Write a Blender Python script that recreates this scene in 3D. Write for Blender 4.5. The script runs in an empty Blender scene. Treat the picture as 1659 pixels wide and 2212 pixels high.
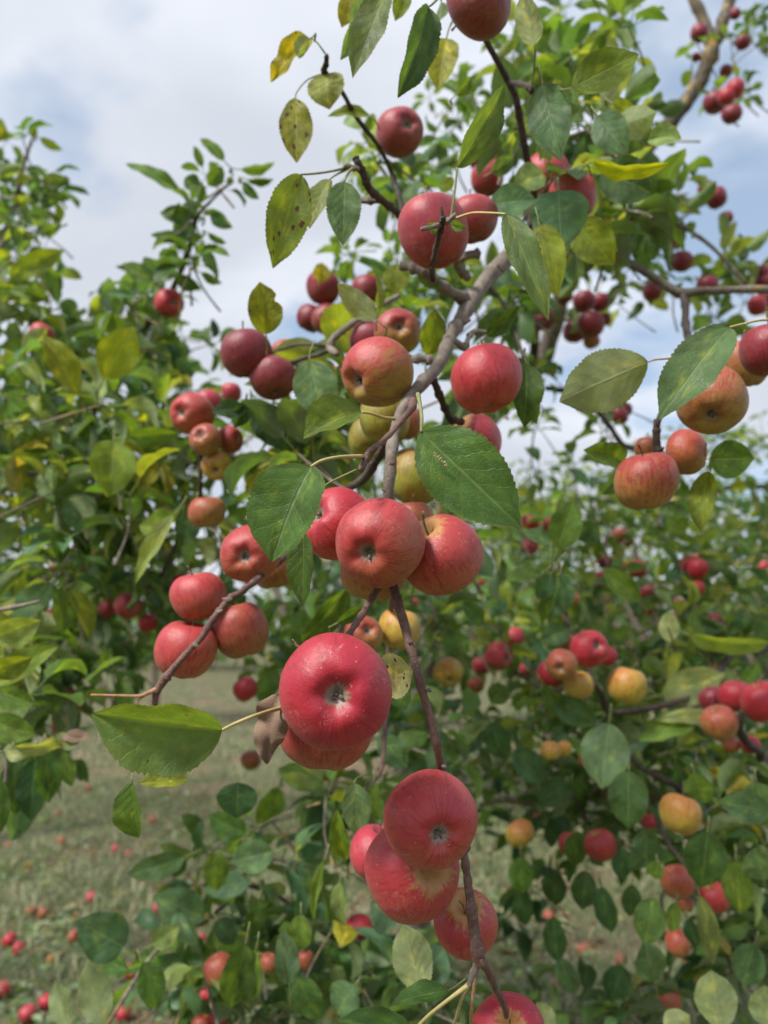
import bpy, math, random
import numpy as np
from mathutils import Vector, Matrix, Quaternion, noise
PI = math.pi
random.seed(7); rng = np.random.default_rng(11)
scene = bpy.context.scene
COL = scene.collection
rad = math.radians

# ------------------------------------------------------------------ camera
PITCH = 9.0; CAMH = 1.25; FU = 1671.0          # focal length in units of a 1659 x 2212 frame
cam = bpy.data.cameras.new('camera'); camo = bpy.data.objects.new('camera', cam); COL.objects.link(camo)
camo.location = (0, 0, CAMH); camo.rotation_euler = (rad(90+PITCH), 0, 0)
cam.sensor_fit = 'VERTICAL'; cam.sensor_height = 36; cam.lens = 36*FU/2212.0
cam.clip_start = 0.05; cam.clip_end = 3000
cam.dof.use_dof = True; cam.dof.focus_distance = 0.54; cam.dof.aperture_fstop = cam.lens/4.9
scene.camera = camo
CAM = Vector((0, 0, CAMH)); FW = Vector((0, math.cos(rad(PITCH)), math.sin(rad(PITCH))))
UP = Vector((0, -math.sin(rad(PITCH)), math.cos(rad(PITCH)))); RT = Vector((1, 0, 0))
def P(u, v, d): return CAM + FW*d + RT*((u-829.5)/FU*d) + UP*((1106-v)/FU*d)
def camdir(c): return (RT*c[0] + UP*c[1] - FW*c[2]).normalized()
def size_at(px, d): return px*d/FU

# ------------------------------------------------------------------ render settings
scene.view_settings.view_transform = 'Standard'; scene.view_settings.look = 'None'
scene.view_settings.gamma = 1; scene.view_settings.use_curve_mapping = False
scene.view_settings.exposure = 0.84
cy = scene.cycles
cy.max_bounces = 9; cy.diffuse_bounces = 6; cy.glossy_bounces = 2; cy.transmission_bounces = 4; cy.transparent_max_bounces = 4
cy.use_denoising = True
cy.sample_clamp_indirect = 6
cy.caustics_reflective = False; cy.caustics_refractive = False

# ------------------------------------------------------------------ node helper
class NT:
    def __init__(s, tree): s.t = tree; tree.nodes.clear()
    def n(s, typ, **kw):
        nd = s.t.nodes.new(typ)
        for k, v in kw.items():
            if k == 'inp':
                for i, val in v.items():
                    sock = nd.inputs[i]
                    if isinstance(val, bpy.types.NodeSocket): s.t.links.new(val, sock)
                    else: sock.default_value = val
            else: setattr(nd, k, v)
        return nd
    def math(s, op, a, b=0.0, c=None, clamp=False):
        d = {0: a, 1: b}
        if c is not None: d[2] = c
        return s.n('ShaderNodeMath', operation=op, use_clamp=clamp, inp=d).outputs[0]
    def vmath(s, op, a, b=(0, 0, 0)):
        nd = s.n('ShaderNodeVectorMath', operation=op, inp={0: a, 1: b})
        return nd.outputs['Value'] if op in ('DOT_PRODUCT', 'LENGTH') else nd.outputs[0]
    def mix(s, f, a, b, mode='MIX'):
        nd = s.n('ShaderNodeMix', data_type='RGBA', blend_type=mode, clamp_factor=True)
        for sock, val in ((nd.inputs[0], f), (nd.inputs[6], a), (nd.inputs[7], b)):
            if isinstance(val, bpy.types.NodeSocket): s.t.links.new(val, sock)
            else: sock.default_value = val if not (isinstance(val, tuple) and len(val) == 3) else (*val, 1)
        return nd.outputs[2]
    def smooth(s, x, a, b, lo=0.0, hi=1.0):
        nd = s.n('ShaderNodeMapRange', interpolation_type='SMOOTHSTEP', inp={0: x, 1: a, 2: b, 3: lo, 4: hi})
        return nd.outputs[0]
    def noise(s, vec, scale, detail=3, rough=.5, w=None, dist=0.0):
        nd = s.n('ShaderNodeTexNoise', noise_dimensions='4D' if w is not None else '3D')
        if vec is not None: s.t.links.new(vec, nd.inputs['Vector'])
        nd.inputs['Scale'].default_value = scale; nd.inputs['Detail'].default_value = detail
        nd.inputs['Roughness'].default_value = rough; nd.inputs['Distortion'].default_value = dist
        if w is not None: s.t.links.new(w, nd.inputs['W'])
        return nd.outputs[0]

# ------------------------------------------------------------------ world: daylight under broken cloud
SUN_DIR = Vector((-0.50, -0.42, 0.76)).normalized()      # towards the sun
world = bpy.data.worlds.new('World'); scene.world = world; world.use_nodes = True
w = NT(world.node_tree)
sky = w.n('ShaderNodeTexSky', sky_type='NISHITA', sun_disc=False, sun_elevation=math.asin(SUN_DIR.z),
          sun_rotation=math.atan2(SUN_DIR.x, SUN_DIR.y), air_density=1.0, dust_density=0.6, ozone_density=1.0)
tc = w.n('ShaderNodeTexCoord').outputs['Generated']
sep = w.n('ShaderNodeSeparateXYZ', inp={0: tc})
zc = w.math('MAXIMUM', sep.outputs[2], 0.0); zc = w.math('ADD', zc, 0.32)
pl = w.n('ShaderNodeCombineXYZ', inp={0: w.math('DIVIDE', sep.outputs[0], zc), 1: w.math('DIVIDE', sep.outputs[1], zc), 2: 0.0}).outputs[0]
mp = w.n('ShaderNodeMapping', inp={0: pl, 1: (1.3, 6.2, 2.4), 3: (1, 1.15, 1)}).outputs[0]
n1 = w.noise(mp, 1.25, 5, .5, dist=.25)
n2 = w.noise(mp, 3.2, 4, .55)
mask = w.smooth(w.math('ADD', n1, w.math('MULTIPLY', w.math('SUBTRACT', n2, .5), .35)), .37, .50)
mp2 = w.n('ShaderNodeMapping', inp={0: pl, 1: (4.7, 1.2, .4), 3: (1, 1.3, 1)}).outputs[0]
n3 = w.noise(mp2, 1.6, 4, .5, dist=.3)
shade = w.smooth(n3, .36, .66)
cloudc = w.mix(shade, (5.3, 5.6, 6.2), (7.3, 7.6, 8.25))
gain = w.mix(1.0, sky.outputs[0], (1.0, 1.0, 1.0), 'MULTIPLY')
blue = w.mix(.42, gain, (5.6, 7.0, 8.8))
out = w.mix(w.math('MULTIPLY', mask, .96), blue, cloudc)
bg = w.n('ShaderNodeBackground', inp={0: out, 1: 0.073})
w.n('ShaderNodeOutputWorld', inp={0: bg.outputs[0]})

sd = bpy.data.lights.new('sun', 'SUN'); sd.energy = 3.0; sd.angle = rad(11); sd.color = (1.0, .95, .88)
so = bpy.data.objects.new('sun', sd); COL.objects.link(so); so.rotation_euler = SUN_DIR.to_track_quat('Z', 'Y').to_euler()

# ------------------------------------------------------------------ materials
def mat(name):
    m = bpy.data.materials.new(name); m.use_nodes = True
    return m, NT(m.node_tree)
def finish(t, shader): t.n('ShaderNodeOutputMaterial', inp={0: shader})

def leaf_material(name, source, veins=True):
    m, t = mat(name)
    at = t.n('ShaderNodeAttribute', attribute_type=source, attribute_name='leaf_tint')
    tint = at.outputs['Color']
    uv = t.n('ShaderNodeUVMap', uv_map='uv').outputs[0]
    sp = t.n('ShaderNodeSeparateXYZ', inp={0: uv}); U, V = sp.outputs[0], sp.outputs[1]
    s = t.math('ABSOLUTE', t.math('SUBTRACT', t.math('MULTIPLY', U, 2.0), 1.0))
    oi = t.n('ShaderNodeObjectInfo'); rnd = oi.outputs['Random']
    W = t.math('MULTIPLY', rnd, 37.0)
    if source == 'GEOMETRY':
        gp = t.n('ShaderNodeNewGeometry').outputs['Position']
        nz = t.noise(gp, 22.0, 2, .6)
    else:
        nz = t.noise(uv, 2.6, 3, .6, w=W)
    bright = t.smooth(nz, .3, .7, .68, 1.32)
    col = t.mix(1.0, tint, t.n('ShaderNodeCombineColor', inp={0: bright, 1: bright, 2: bright}).outputs[0], 'MULTIPLY')
    bump_h = None
    if veins:
        # yellow flushes and pale mottling along the midrib
        nz2 = t.noise(uv, 4.5, 4, .6, w=t.math('ADD', W, 5.0))
        yel = t.math('MULTIPLY', t.smooth(nz2, .50, .66), t.smooth(s, .9, .0, .25, .75))
        col = t.mix(yel, col, t.mix(1.0, col, (2.3, 1.7, .9), 'MULTIPLY'))
        # side veins sweep forward to the tip
        wob = t.math('MULTIPLY', t.math('SUBTRACT', t.noise(uv, 5.0, 2, .5, w=W), .5), .10)
        q = t.math('ADD', t.math('SUBTRACT', V, t.math('MULTIPLY', t.math('POWER', s, .8), .26)), wob)
        q = t.math('FRACT', t.math('ADD', t.math('MULTIPLY', q, 6.5), rnd))
        dline = t.math('ABSOLUTE', t.math('SUBTRACT', q, .5))
        side = t.smooth(dline, .0, .04, 1.0, 0.0)
        side = t.math('MULTIPLY', side, t.smooth(s, .75, 1.0, 1.0, .0))
        mid = t.smooth(s, .015, .06, 1.0, .0)
        vor = t.n('ShaderNodeTexVoronoi', feature='DISTANCE_TO_EDGE', inp={'Vector': uv, 'Scale': 26.0}).outputs[0]
        net = t.smooth(vor, .0, .12, 1.0, .0)
        vein = t.math('MAXIMUM', t.math('MULTIPLY', side, .55), t.math('MAXIMUM', t.math('MULTIPLY', mid, .85), t.math('MULTIPLY', net, .24)))
        col = t.mix(t.math('MULTIPLY', vein, .62), col, t.mix(.45, t.mix(1.0, col, (1.5, 1.4, 1.4), 'MULTIPLY'), (.30, .36, .17)))
        # brown blotches with sharp edges, pale specks
        sa = t.n('ShaderNodeAttribute', attribute_type='OBJECT', attribute_name='leaf_spots').outputs['Fac']
        v2 = t.n('ShaderNodeTexVoronoi', voronoi_dimensions='4D', inp={'Vector': t.n('ShaderNodeMapping', inp={0: uv, 3: (1, 1.7, 1)}).outputs[0], 'W': W, 'Scale': 5.0})
        blot = t.math('SUBTRACT', t.math('MULTIPLY', sa, .17), t.math('ADD', v2.outputs['Distance'], t.math('MULTIPLY', t.math('SUBTRACT', nz2, .5), .35)))
        col = t.mix(t.smooth(blot, -.03, .02), col, (.085, .035, .016))
        v3 = t.n('ShaderNodeTexVoronoi', voronoi_dimensions='4D', inp={'Vector': uv, 'W': W, 'Scale': 17.0}).outputs['Distance']
        col = t.mix(t.smooth(v3, .07, .03, .0, .55), col, (.42, .45, .33))
        # thin brown edge
        col = t.mix(t.smooth(s, .955, .99, 0, .5), col, (.16, .12, .03))
        bump_h = t.math('ADD', t.math('MULTIPLY', vein, -1.0), t.math('MULTIPLY', t.smooth(dline, .0, .5), .35))
    back = t.n('ShaderNodeNewGeometry').outputs['Backfacing']
    pale = t.mix(.46, t.mix(1.0, col, (1.15, 1.05, 1.2), 'MULTIPLY'), (.36, .42, .25))
    colf = t.mix(back, col, pale)
    rgh = t.math('ADD', t.math('MULTIPLY', back, .25), .43)
    kw = {'Base Color': colf, 'Roughness': rgh, 'Specular IOR Level': .24}
    pr = t.n('ShaderNodeBsdfPrincipled', inp=kw)
    if bump_h is not None:
        bn = t.n('ShaderNodeBump', inp={'Strength': .5, 'Distance': .0012, 'Height': bump_h})
        t.t.links.new(bn.outputs[0], pr.inputs['Normal'])
    tr_c = t.mix(1.0, col, (2.3, 2.05, .5), 'MULTIPLY')
    tr = t.n('ShaderNodeBsdfTranslucent', inp={0: tr_c})
    mx = t.n('ShaderNodeMixShader', inp={0: .38, 1: pr.outputs[0], 2: tr.outputs[0]})
    finish(t, mx.outputs[0]); return m
M_LEAF = leaf_material('leaf_skin', 'OBJECT'); M_LEAFS = leaf_material('leaf_mass_skin', 'GEOMETRY', False)

def apple_material():
    m, t = mat('apple_skin')
    A = lambda nme: t.n('ShaderNodeAttribute', attribute_type='OBJECT', attribute_name=nme)
    blush, ground = A('skin_blush').outputs['Color'], A('skin_ground').outputs['Color']
    bdir, cover = A('skin_sun').outputs['Vector'], A('skin_cover').outputs['Fac']
    russet = A('skin_russet').outputs['Fac']
    p = t.n('ShaderNodeTexCoord').outputs['Object']
    rnd = t.n('ShaderNodeObjectInfo').outputs['Random']; W = t.math('MULTIPLY', rnd, 53.0)
    nrm = t.vmath('NORMALIZE', p)
    dt = t.vmath('DOT_PRODUCT', nrm, bdir)
    sp = t.n('ShaderNodeSeparateXYZ', inp={0: p}); x, y, z = sp.outputs
    rho = t.math('SQRT', t.math('ADD', t.math('MULTIPLY', x, x), t.math('MULTIPLY', y, y)))
    ux, uy = t.math('DIVIDE', x, t.math('MAXIMUM', rho, .02)), t.math('DIVIDE', y, t.math('MAXIMUM', rho, .02))
    sv = t.n('ShaderNodeCombineXYZ', inp={0: t.math('MULTIPLY', ux, 9.0), 1: t.math('MULTIPLY', uy, 9.0), 2: t.math('MULTIPLY', z, 1.5)}).outputs[0]
    streak = t.noise(sv, 1.7, 5, .7, w=W)
    low = t.noise(p, 1.7, 3, .55, w=W)
    fine = t.noise(p, 9.0, 5, .7, w=W)
    f = t.math('ADD', t.math('MULTIPLY', dt, .42), t.math('MULTIPLY', t.math('SUBTRACT', low, .5), 1.1))
    f = t.math('ADD', f, t.math('MULTIPLY', t.math('SUBTRACT', streak, .5), .95))
    f = t.math('ADD', f, t.math('MULTIPLY', t.math('SUBTRACT', fine, .5), .8))
    f = t.smooth(t.math('ADD', f, cover), -.02, .85)
    mid = t.mix(.55, ground, blush)
    col = t.mix(t.smooth(f, .0, .5), ground, mid)
    col = t.mix(t.smooth(f, .4, 1.0), col, blush)
    dark = t.mix(1.0, col, (.62, .42, .45), 'MULTIPLY')
    col = t.mix(t.smooth(low, .40, .62), col, t.mix(1.0, col, (1.10, 1.5, .95), 'MULTIPLY'))
    col = t.mix(t.smooth(streak, .52, .62, .0, .66), col, dark)
    blot = t.noise(p, 4.5, 4, .65, w=W, dist=.6)
    col = t.mix(t.smooth(blot, .55, .64, .0, .5), col, dark)
    col = t.mix(t.smooth(blot, .42, .32, .0, .35), col, t.mix(1.0, col, (1.25, 1.5, 1.2), 'MULTIPLY'))
    col = t.mix(t.smooth(fine, .55, .75, .0, .35), col, t.mix(1.0, col, (1.12, 1.35, 1.2), 'MULTIPLY'))
    # lenticels
    v = t.n('ShaderNodeTexVoronoi', voronoi_dimensions='4D', inp={'Vector': p, 'W': W, 'Scale': 8.5}).outputs['Distance']
    col = t.mix(t.smooth(v, .19, .08, .0, .55), col, (.60, .36, .24))
    v2 = t.n('ShaderNodeTexVoronoi', voronoi_dimensions='4D', inp={'Vector': p, 'W': t.math('ADD', W, 3.0), 'Scale': 1.35}).outputs['Distance']
    scab = t.smooth(t.math('ADD', v2, t.math('MULTIPLY', t.math('SUBTRACT', t.noise(p, 14.0, 4, .7, w=W), .5), .28)), .10, .05, 0, .75)
    col = t.mix(scab, col, (.20, .11, .06))
    web = t.math('ABSOLUTE', t.math('SUBTRACT', t.noise(p, 3.2, 5, .62, w=t.math('ADD', W, 9.0), dist=1.2), .5))
    col = t.mix(t.math('MULTIPLY', t.smooth(web, .010, .003), t.smooth(t.noise(p, 1.5, 1, .5, w=t.math('ADD', W, 20.0)), .56, .66, 0, .5)), col, (.50, .34, .26))
    # russet round the stem, in rays
    rn = t.noise(t.n('ShaderNodeCombineXYZ', inp={0: t.math('MULTIPLY', ux, 3.5), 1: t.math('MULTIPLY', uy, 3.5), 2: t.math('MULTIPLY', rho, 1.2)}).outputs[0], 1.4, 4, .7, w=W)
    rr = t.math('ADD', t.math('SUBTRACT', t.math('MULTIPLY', russet, .75), rho), t.math('MULTIPLY', t.math('SUBTRACT', rn, .5), .9))
    rr = t.math('ADD', rr, t.math('MULTIPLY', t.math('SUBTRACT', fine, .5), .7))
    top = t.math('MULTIPLY', t.smooth(rr, -.10, .16), t.smooth(z, .0, .15))
    col = t.mix(t.math('MULTIPLY', top, .85), col, (.40, .235, .065))
    # calyx basin: its shade painted in as dark brown, then grey down
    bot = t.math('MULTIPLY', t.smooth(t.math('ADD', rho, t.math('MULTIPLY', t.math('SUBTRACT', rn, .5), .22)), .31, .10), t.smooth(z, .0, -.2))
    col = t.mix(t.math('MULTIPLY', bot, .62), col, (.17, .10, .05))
    bot2 = t.math('MULTIPLY', t.smooth(t.math('ADD', rho, t.math('MULTIPLY', t.math('SUBTRACT', rn, .5), .34)), .23, .15), t.smooth(z, .0, -.2))
    col = t.mix(t.math('MULTIPLY', bot2, .7), col, (.28, .24, .195))
    rg = t.math('ADD', t.math('MULTIPLY', fine, .30), .28)
    bmp = t.n('ShaderNodeBump', inp={'Strength': .15, 'Distance': .02, 'Height': t.math('ADD', fine, t.math('MULTIPLY', t.noise(p, 45.0, 2, .6), .4))})
    pr = t.n('ShaderNodeBsdfPrincipled', inp={'Base Color': col, 'Roughness': rg, 'Specular IOR Level': .5, 'Sheen Weight': .06, 'Sheen Roughness': .6,
             'Subsurface Weight': .0, 'Normal': bmp.outputs[0]})
    finish(t, pr.outputs[0]); return m
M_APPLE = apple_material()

def bark(name, c1, c2, c3, scale=90, lichen=0.0):
    m, t = mat(name)
    p = t.n('ShaderNodeTexCoord').outputs['Object']
    uv = t.n('ShaderNodeUVMap', uv_map='uv').outputs[0]
    n_ = t.noise(p, scale, 5, .7); n2_ = t.noise(p, scale*.25, 3, .6)
    col = t.mix(t.smooth(n_, .35, .65), c1, c2)
    col = t.mix(t.smooth(n2_, .5, .68, 0, .8), col, c3)
    mpg = t.n('ShaderNodeMapping', inp={0: uv, 3: (5, 260, 1)}).outputs[0]
    rings = t.noise(mpg, 1.0, 3, .7)
    ring = t.smooth(rings, .60, .70)
    col = t.mix(t.math('MULTIPLY', ring, .35), col, t.mix(.5, c2, (.42, .38, .33)))
    v = t.n('ShaderNodeTexVoronoi', inp={'Vector': p, 'Scale': 260.0}).outputs['Distance']
    col = t.mix(t.smooth(v, .2, .1, 0, .5), col, (.38, .33, .27))
    if lichen > 0:
        ln = t.noise(p, 28, 5, .7); ln2 = t.noise(p, 12, 2, .5)
        col = t.mix(t.math('MULTIPLY', t.smooth(ln, .56-.12*lichen, .62-.1*lichen), t.smooth(ln2, .42, .55)), col, (.30, .20, .05))
        ln3 = t.noise(p, 35, 5, .7, dist=1)
        col = t.mix(t.smooth(ln3, .58, .64, 0, .8), col, (.30, .31, .22))
    hh = t.math('ADD', n_, t.math('MULTIPLY', rings, .8))
    bmp = t.n('ShaderNodeBump', inp={'Strength': .7, 'Distance': .0016, 'Height': hh})
    pr = t.n('ShaderNodeBsdfPrincipled', inp={'Base Color': col, 'Roughness': .72, 'Specular IOR Level': .3, 'Normal': bmp.outputs[0]})
    finish(t, pr.outputs[0]); return m
B_GREY = bark('bark_grey', (.15, .12, .095), (.25, .215, .18), (.10, .075, .06), 110)
B_RED = bark('bark_reddish', (.115, .06, .048), (.19, .115, .09), (.085, .045, .04), 160)
B_DARK = bark('bark_dark', (.040, .028, .024), (.075, .055, .045), (.10, .085, .07), 120)
B_LICH = bark('bark_lichen', (.06, .05, .042), (.13, .11, .09), (.045, .035, .03), 60, .7)
B_LIMB = bark('bark_limb', (.12, .10, .08), (.22, .19, .155), (.07, .055, .045), 70, .3)

def simple(name, c1, c2, scale, rough=.7, bump=.3, dist=.001, tr=0.0):
    m, t = mat(name)
    p = t.n('ShaderNodeTexCoord').outputs['Object']
    n_ = t.noise(p, scale, 5, .65)
    col = t.mix(t.smooth(n_, .35, .65), c1, c2)
    bmp = t.n('ShaderNodeBump', inp={'Strength': bump, 'Distance': dist, 'Height': n_})
    pr = t.n('ShaderNodeBsdfPrincipled', inp={'Base Color': col, 'Roughness': rough, 'Specular IOR Level': .3, 'Normal': bmp.outputs[0]})
    finish(t, pr.outputs[0]); return m
M_PET = simple('petiole_yellow', (.36, .33, .12), (.46, .36, .16), 220)
M_PETG = simple('petiole_green', (.15, .20, .065), (.24, .24, .10), 220)
M_PETR = simple('petiole_red', (.34, .16, .085), (.42, .27, .13), 220)
M_CALYX = simple('calyx_dry', (.08, .055, .04), (.27, .235, .19), 9, .9, .6, .03)
M_STEM = simple('stem_brown', (.13, .08, .045), (.25, .18, .09), 9, .7, .4, .03)
M_BROWN = simple('dry_leaf_brown', (.20, .125, .085), (.40, .28, .20), 90, .75, .8, .002)

# ------------------------------------------------------------------ mesh helpers
def new_mesh(name, verts, faces, mats, uvs=None, smooth=True):
    me = bpy.data.meshes.new(name); me.from_pydata([tuple(v) for v in verts], [], faces)
    for m in mats: me.materials.append(m)
    if uvs is not None:
        ul = me.uv_layers.new(name='uv'); li = np.empty(len(me.loops), dtype=np.int32); me.loops.foreach_get('vertex_index', li)
        ul.data.foreach_set('uv', np.asarray(uvs, dtype=np.float32)[li].ravel())
    if smooth: me.polygons.foreach_set('use_smooth', [True]*len(me.polygons))
    me.update(); return me
def link(name, me, parent=None, M=None):
    o = bpy.data.objects.new(name, me); COL.objects.link(o)
    if M is not None: o.matrix_basis = M
    if parent is not None:
        o.parent = parent; o.matrix_parent_inverse = INV[parent.name]
    return o
INV = {}                                     # inverse world matrices of parents
def reg(o, M): INV[o.name] = M.inverted()
def tag(o, label=None, cat=None, group=None, kind=None):
    if label: o['label'] = label
    if cat: o['category'] = cat
    if group: o['group'] = group
    if kind: o['kind'] = kind
    return o

def spline(pts, step=6):
    """Catmull-Rom through (Vector, radius) pairs."""
    out = []
    n = len(pts)
    for i in range(n-1):
        p0, p1, p2, p3 = pts[max(i-1, 0)], pts[i], pts[i+1], pts[min(i+2, n-1)]
        for k in range(step):
            t = k/step
            f = lambda a, b, c, d: .5*((2*b)+(-a+c)*t+(2*a-5*b+4*c-d)*t*t+(-a+3*b-3*c+d)*t*t*t)
            v = Vector([f(p0[0][j], p1[0][j], p2[0][j], p3[0][j]) for j in range(3)])
            out.append((v, max(1e-4, p1[1]*(1-t)+p2[1]*t)))
    out.append((pts[-1][0].copy(), pts[-1][1])); return out
def tube_data(path, sides=8, knob=0.0, seed=0, closed=True, scars=0):
    rnd = random.Random(seed)
    V, F, UV = [], [], []
    n = len(path); L = 0; prevx = None
    off = Vector((rnd.random()*50, rnd.random()*50, rnd.random()*50))
    bulge = [0.0]*n
    if knob:
        k = rnd.randint(2, 5)
        while k < n-1:
            a = rnd.uniform(.4, 1.0)*knob
            bulge[k] += a
            if k+1 < n: bulge[k+1] += a*.35
            k += rnd.randint(4, 9)
    for i, (p, r) in enumerate(path):
        d = (path[min(i+1, n-1)][0]-path[max(i-1, 0)][0])
        if d.length < 1e-9: d = Vector((0, 0, 1))
        d.normalize()
        x = (prevx - d*prevx.dot(d)) if prevx is not None else d.orthogonal()
        if x.length < 1e-6: x = d.orthogonal()
        x.normalize(); prevx = x; y = d.cross(x)
        if i: L += (p-path[i-1][0]).length
        rr = r*(1+bulge[i])
        for s in range(sides+1):
            a = 2*PI*(s % sides)/sides
            q = x*math.cos(a)+y*math.sin(a)
            e = 1 + (.20 if knob else .03)*noise.noise((p+q*r)*(.9/max(r, .002))*.35+off)
            V.append(p+q*rr*e); UV.append((s/sides, L))
    for i in range(n-1):
        for s in range(sides):
            a = i*(sides+1)+s; F.append((a, a+1, a+sides+2, a+sides+1))
    if closed:
        V.append(path[-1][0]+(path[-1][0]-path[-2][0]).normalized()*path[-1][1]*.6); UV.append((.5, L)); c = len(V)-1; b = (n-1)*(sides+1)
        for s in range(sides): F.append((b+s, b+s+1, c))
        V.append(path[0][0].copy()); UV.append((.5, 0)); c = len(V)-1
        for s in range(sides): F.append((s+1, s, c))
    return V, F, UV
def tube(name, pts, m, parent, knob=.35, sides=9, step=6, seed=None):
    """pts: list of (u, v, d, width in frame units)."""
    w_ = [(P(a, b, c), size_at(e, c)/2) for a, b, c, e in pts]
    V, F, UV = tube_data(spline(w_, step), sides, knob, seed if seed is not None else int(pts[0][0]*7+pts[0][1]))
    return link(name, new_mesh(name, V, F, [m], UV), parent)

# ------------------------------------------------------------------ leaves
def outline(t, shape=.84):
    a = math.sin(PI*min(1, t)**shape)
    wv = max(a, 0)**.72
    if t > .82: wv *= 1-.42*((t-.82)/.18)**1.0
    return wv
def leaf_verts(W=.6, fold=15, bend=20, wave=.02, sick=0, ny=10, nx=2, serr=0.0, seed=0, petiole=True, twist=0, cup=0.0, shape=.84, notch=0.0):
    """Blade of arc length 1: base at the origin, midrib along +Y, upper face +Z."""
    rnd = random.Random(seed); ph1, ph2 = rnd.random()*6, rnd.random()*6
    V, F, UV = [], [], []
    y = z = 0.0; xm = 0.0; f = rad(fold)
    rows = []
    for i in range(ny+1):
        t = i/ny
        if i:
            a = rad(bend)*(t-.5/ny); y += math.cos(a)/ny; z -= math.sin(a)/ny
        xm = sick*t*t
        a = rad(bend)*t; ny_, nz_ = math.sin(a), math.cos(a)
        half = W/2*outline(t, shape)
        if serr and 0 < i < ny: half *= 1+serr*(1 if i % 2 else -1)*rnd.uniform(.2, 1.5)
        tw = rad(twist)*t
        row = []
        for j in range(-nx, nx+1):
            s = j/nx
            hw = half
            if notch and s > 0: hw *= 1-notch*math.exp(-((t-.62)/.07)**2)
            wv = wave*math.sin(t*9+ph1+(2.1 if s > 0 else 0))*abs(s)+wave*.6*math.sin(t*19+ph2+(1.3 if s > 0 else 0))*s*s
            lx = hw*s*math.cos(f); lz = hw*abs(s)*math.sin(f)+wv*(.3+outline(t)) - cup*hw*s*s
            cx, sx = math.cos(tw), math.sin(tw)
            lx, lz = lx*cx-lz*sx, lx*sx+lz*cx
            V.append(Vector((xm+lx, y+lz*ny_, z+lz*nz_))); UV.append((s*.5+.5, t))
    m = 2*nx+1
    for i in range(ny):
        for j in range(m-1):
            a = i*m+j; F.append((a, a+1, a+m+1, a+m))
    if petiole:
        b = len(V); r = .014
        for i, (yy, zz) in enumerate(((0.02, -.004), (-.16, -.02), (-.36, .0))):
            for k in range(3):
                an = k*2*PI/3+PI/2; V.append(Vector((math.cos(an)*r, yy, zz+math.sin(an)*r))); UV.append((.5, .5))
        for i in range(2):
            for k in range(3): F.append((b+i*3+k, b+i*3+(k+1) % 3, b+i*3+3+(k+1) % 3, b+i*3+3+k))
    return V, F, UV
TINT = {'g': (.068, .138, .034), 'd': (.036, .085, .032), 'b': (.082, .162, .078), 'y': (.18, .235, .030),
        'l': (.19, .26, .095), 'm': (.098, .178, .034), 'o': (.30, .28, .025), 'p': (.36, .38, .17)}
def tint_of(k, r=random):
    c = TINT[k]; s = r.uniform(.85, 1.2); h = r.uniform(-.10, .10)
    return [c[0]*s*(1+h), c[1]*s, c[2]*s*(1-h)]
VAR = []; VARL = []
vr = random.Random(3)
for i in range(14):
    kw = dict(W=vr.uniform(.44, .70), fold=vr.uniform(4, 52), bend=vr.uniform(-25, 95), twist=vr.uniform(-45, 45), wave=vr.uniform(.008, .045), sick=vr.uniform(-.14, .14), seed=i, cup=vr.uniform(-.1, .25), shape=vr.uniform(.76, .95))
    V, F, UV = leaf_verts(ny=10, nx=2, **kw)
    VAR.append(new_mesh('leaf_blade', V, F, [M_LEAF], UV))
    V, F, UV = leaf_verts(ny=5, nx=1, **kw)
    VARL.append((np.array([tuple(v) for v in V]), F, np.array(UV)))

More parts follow.
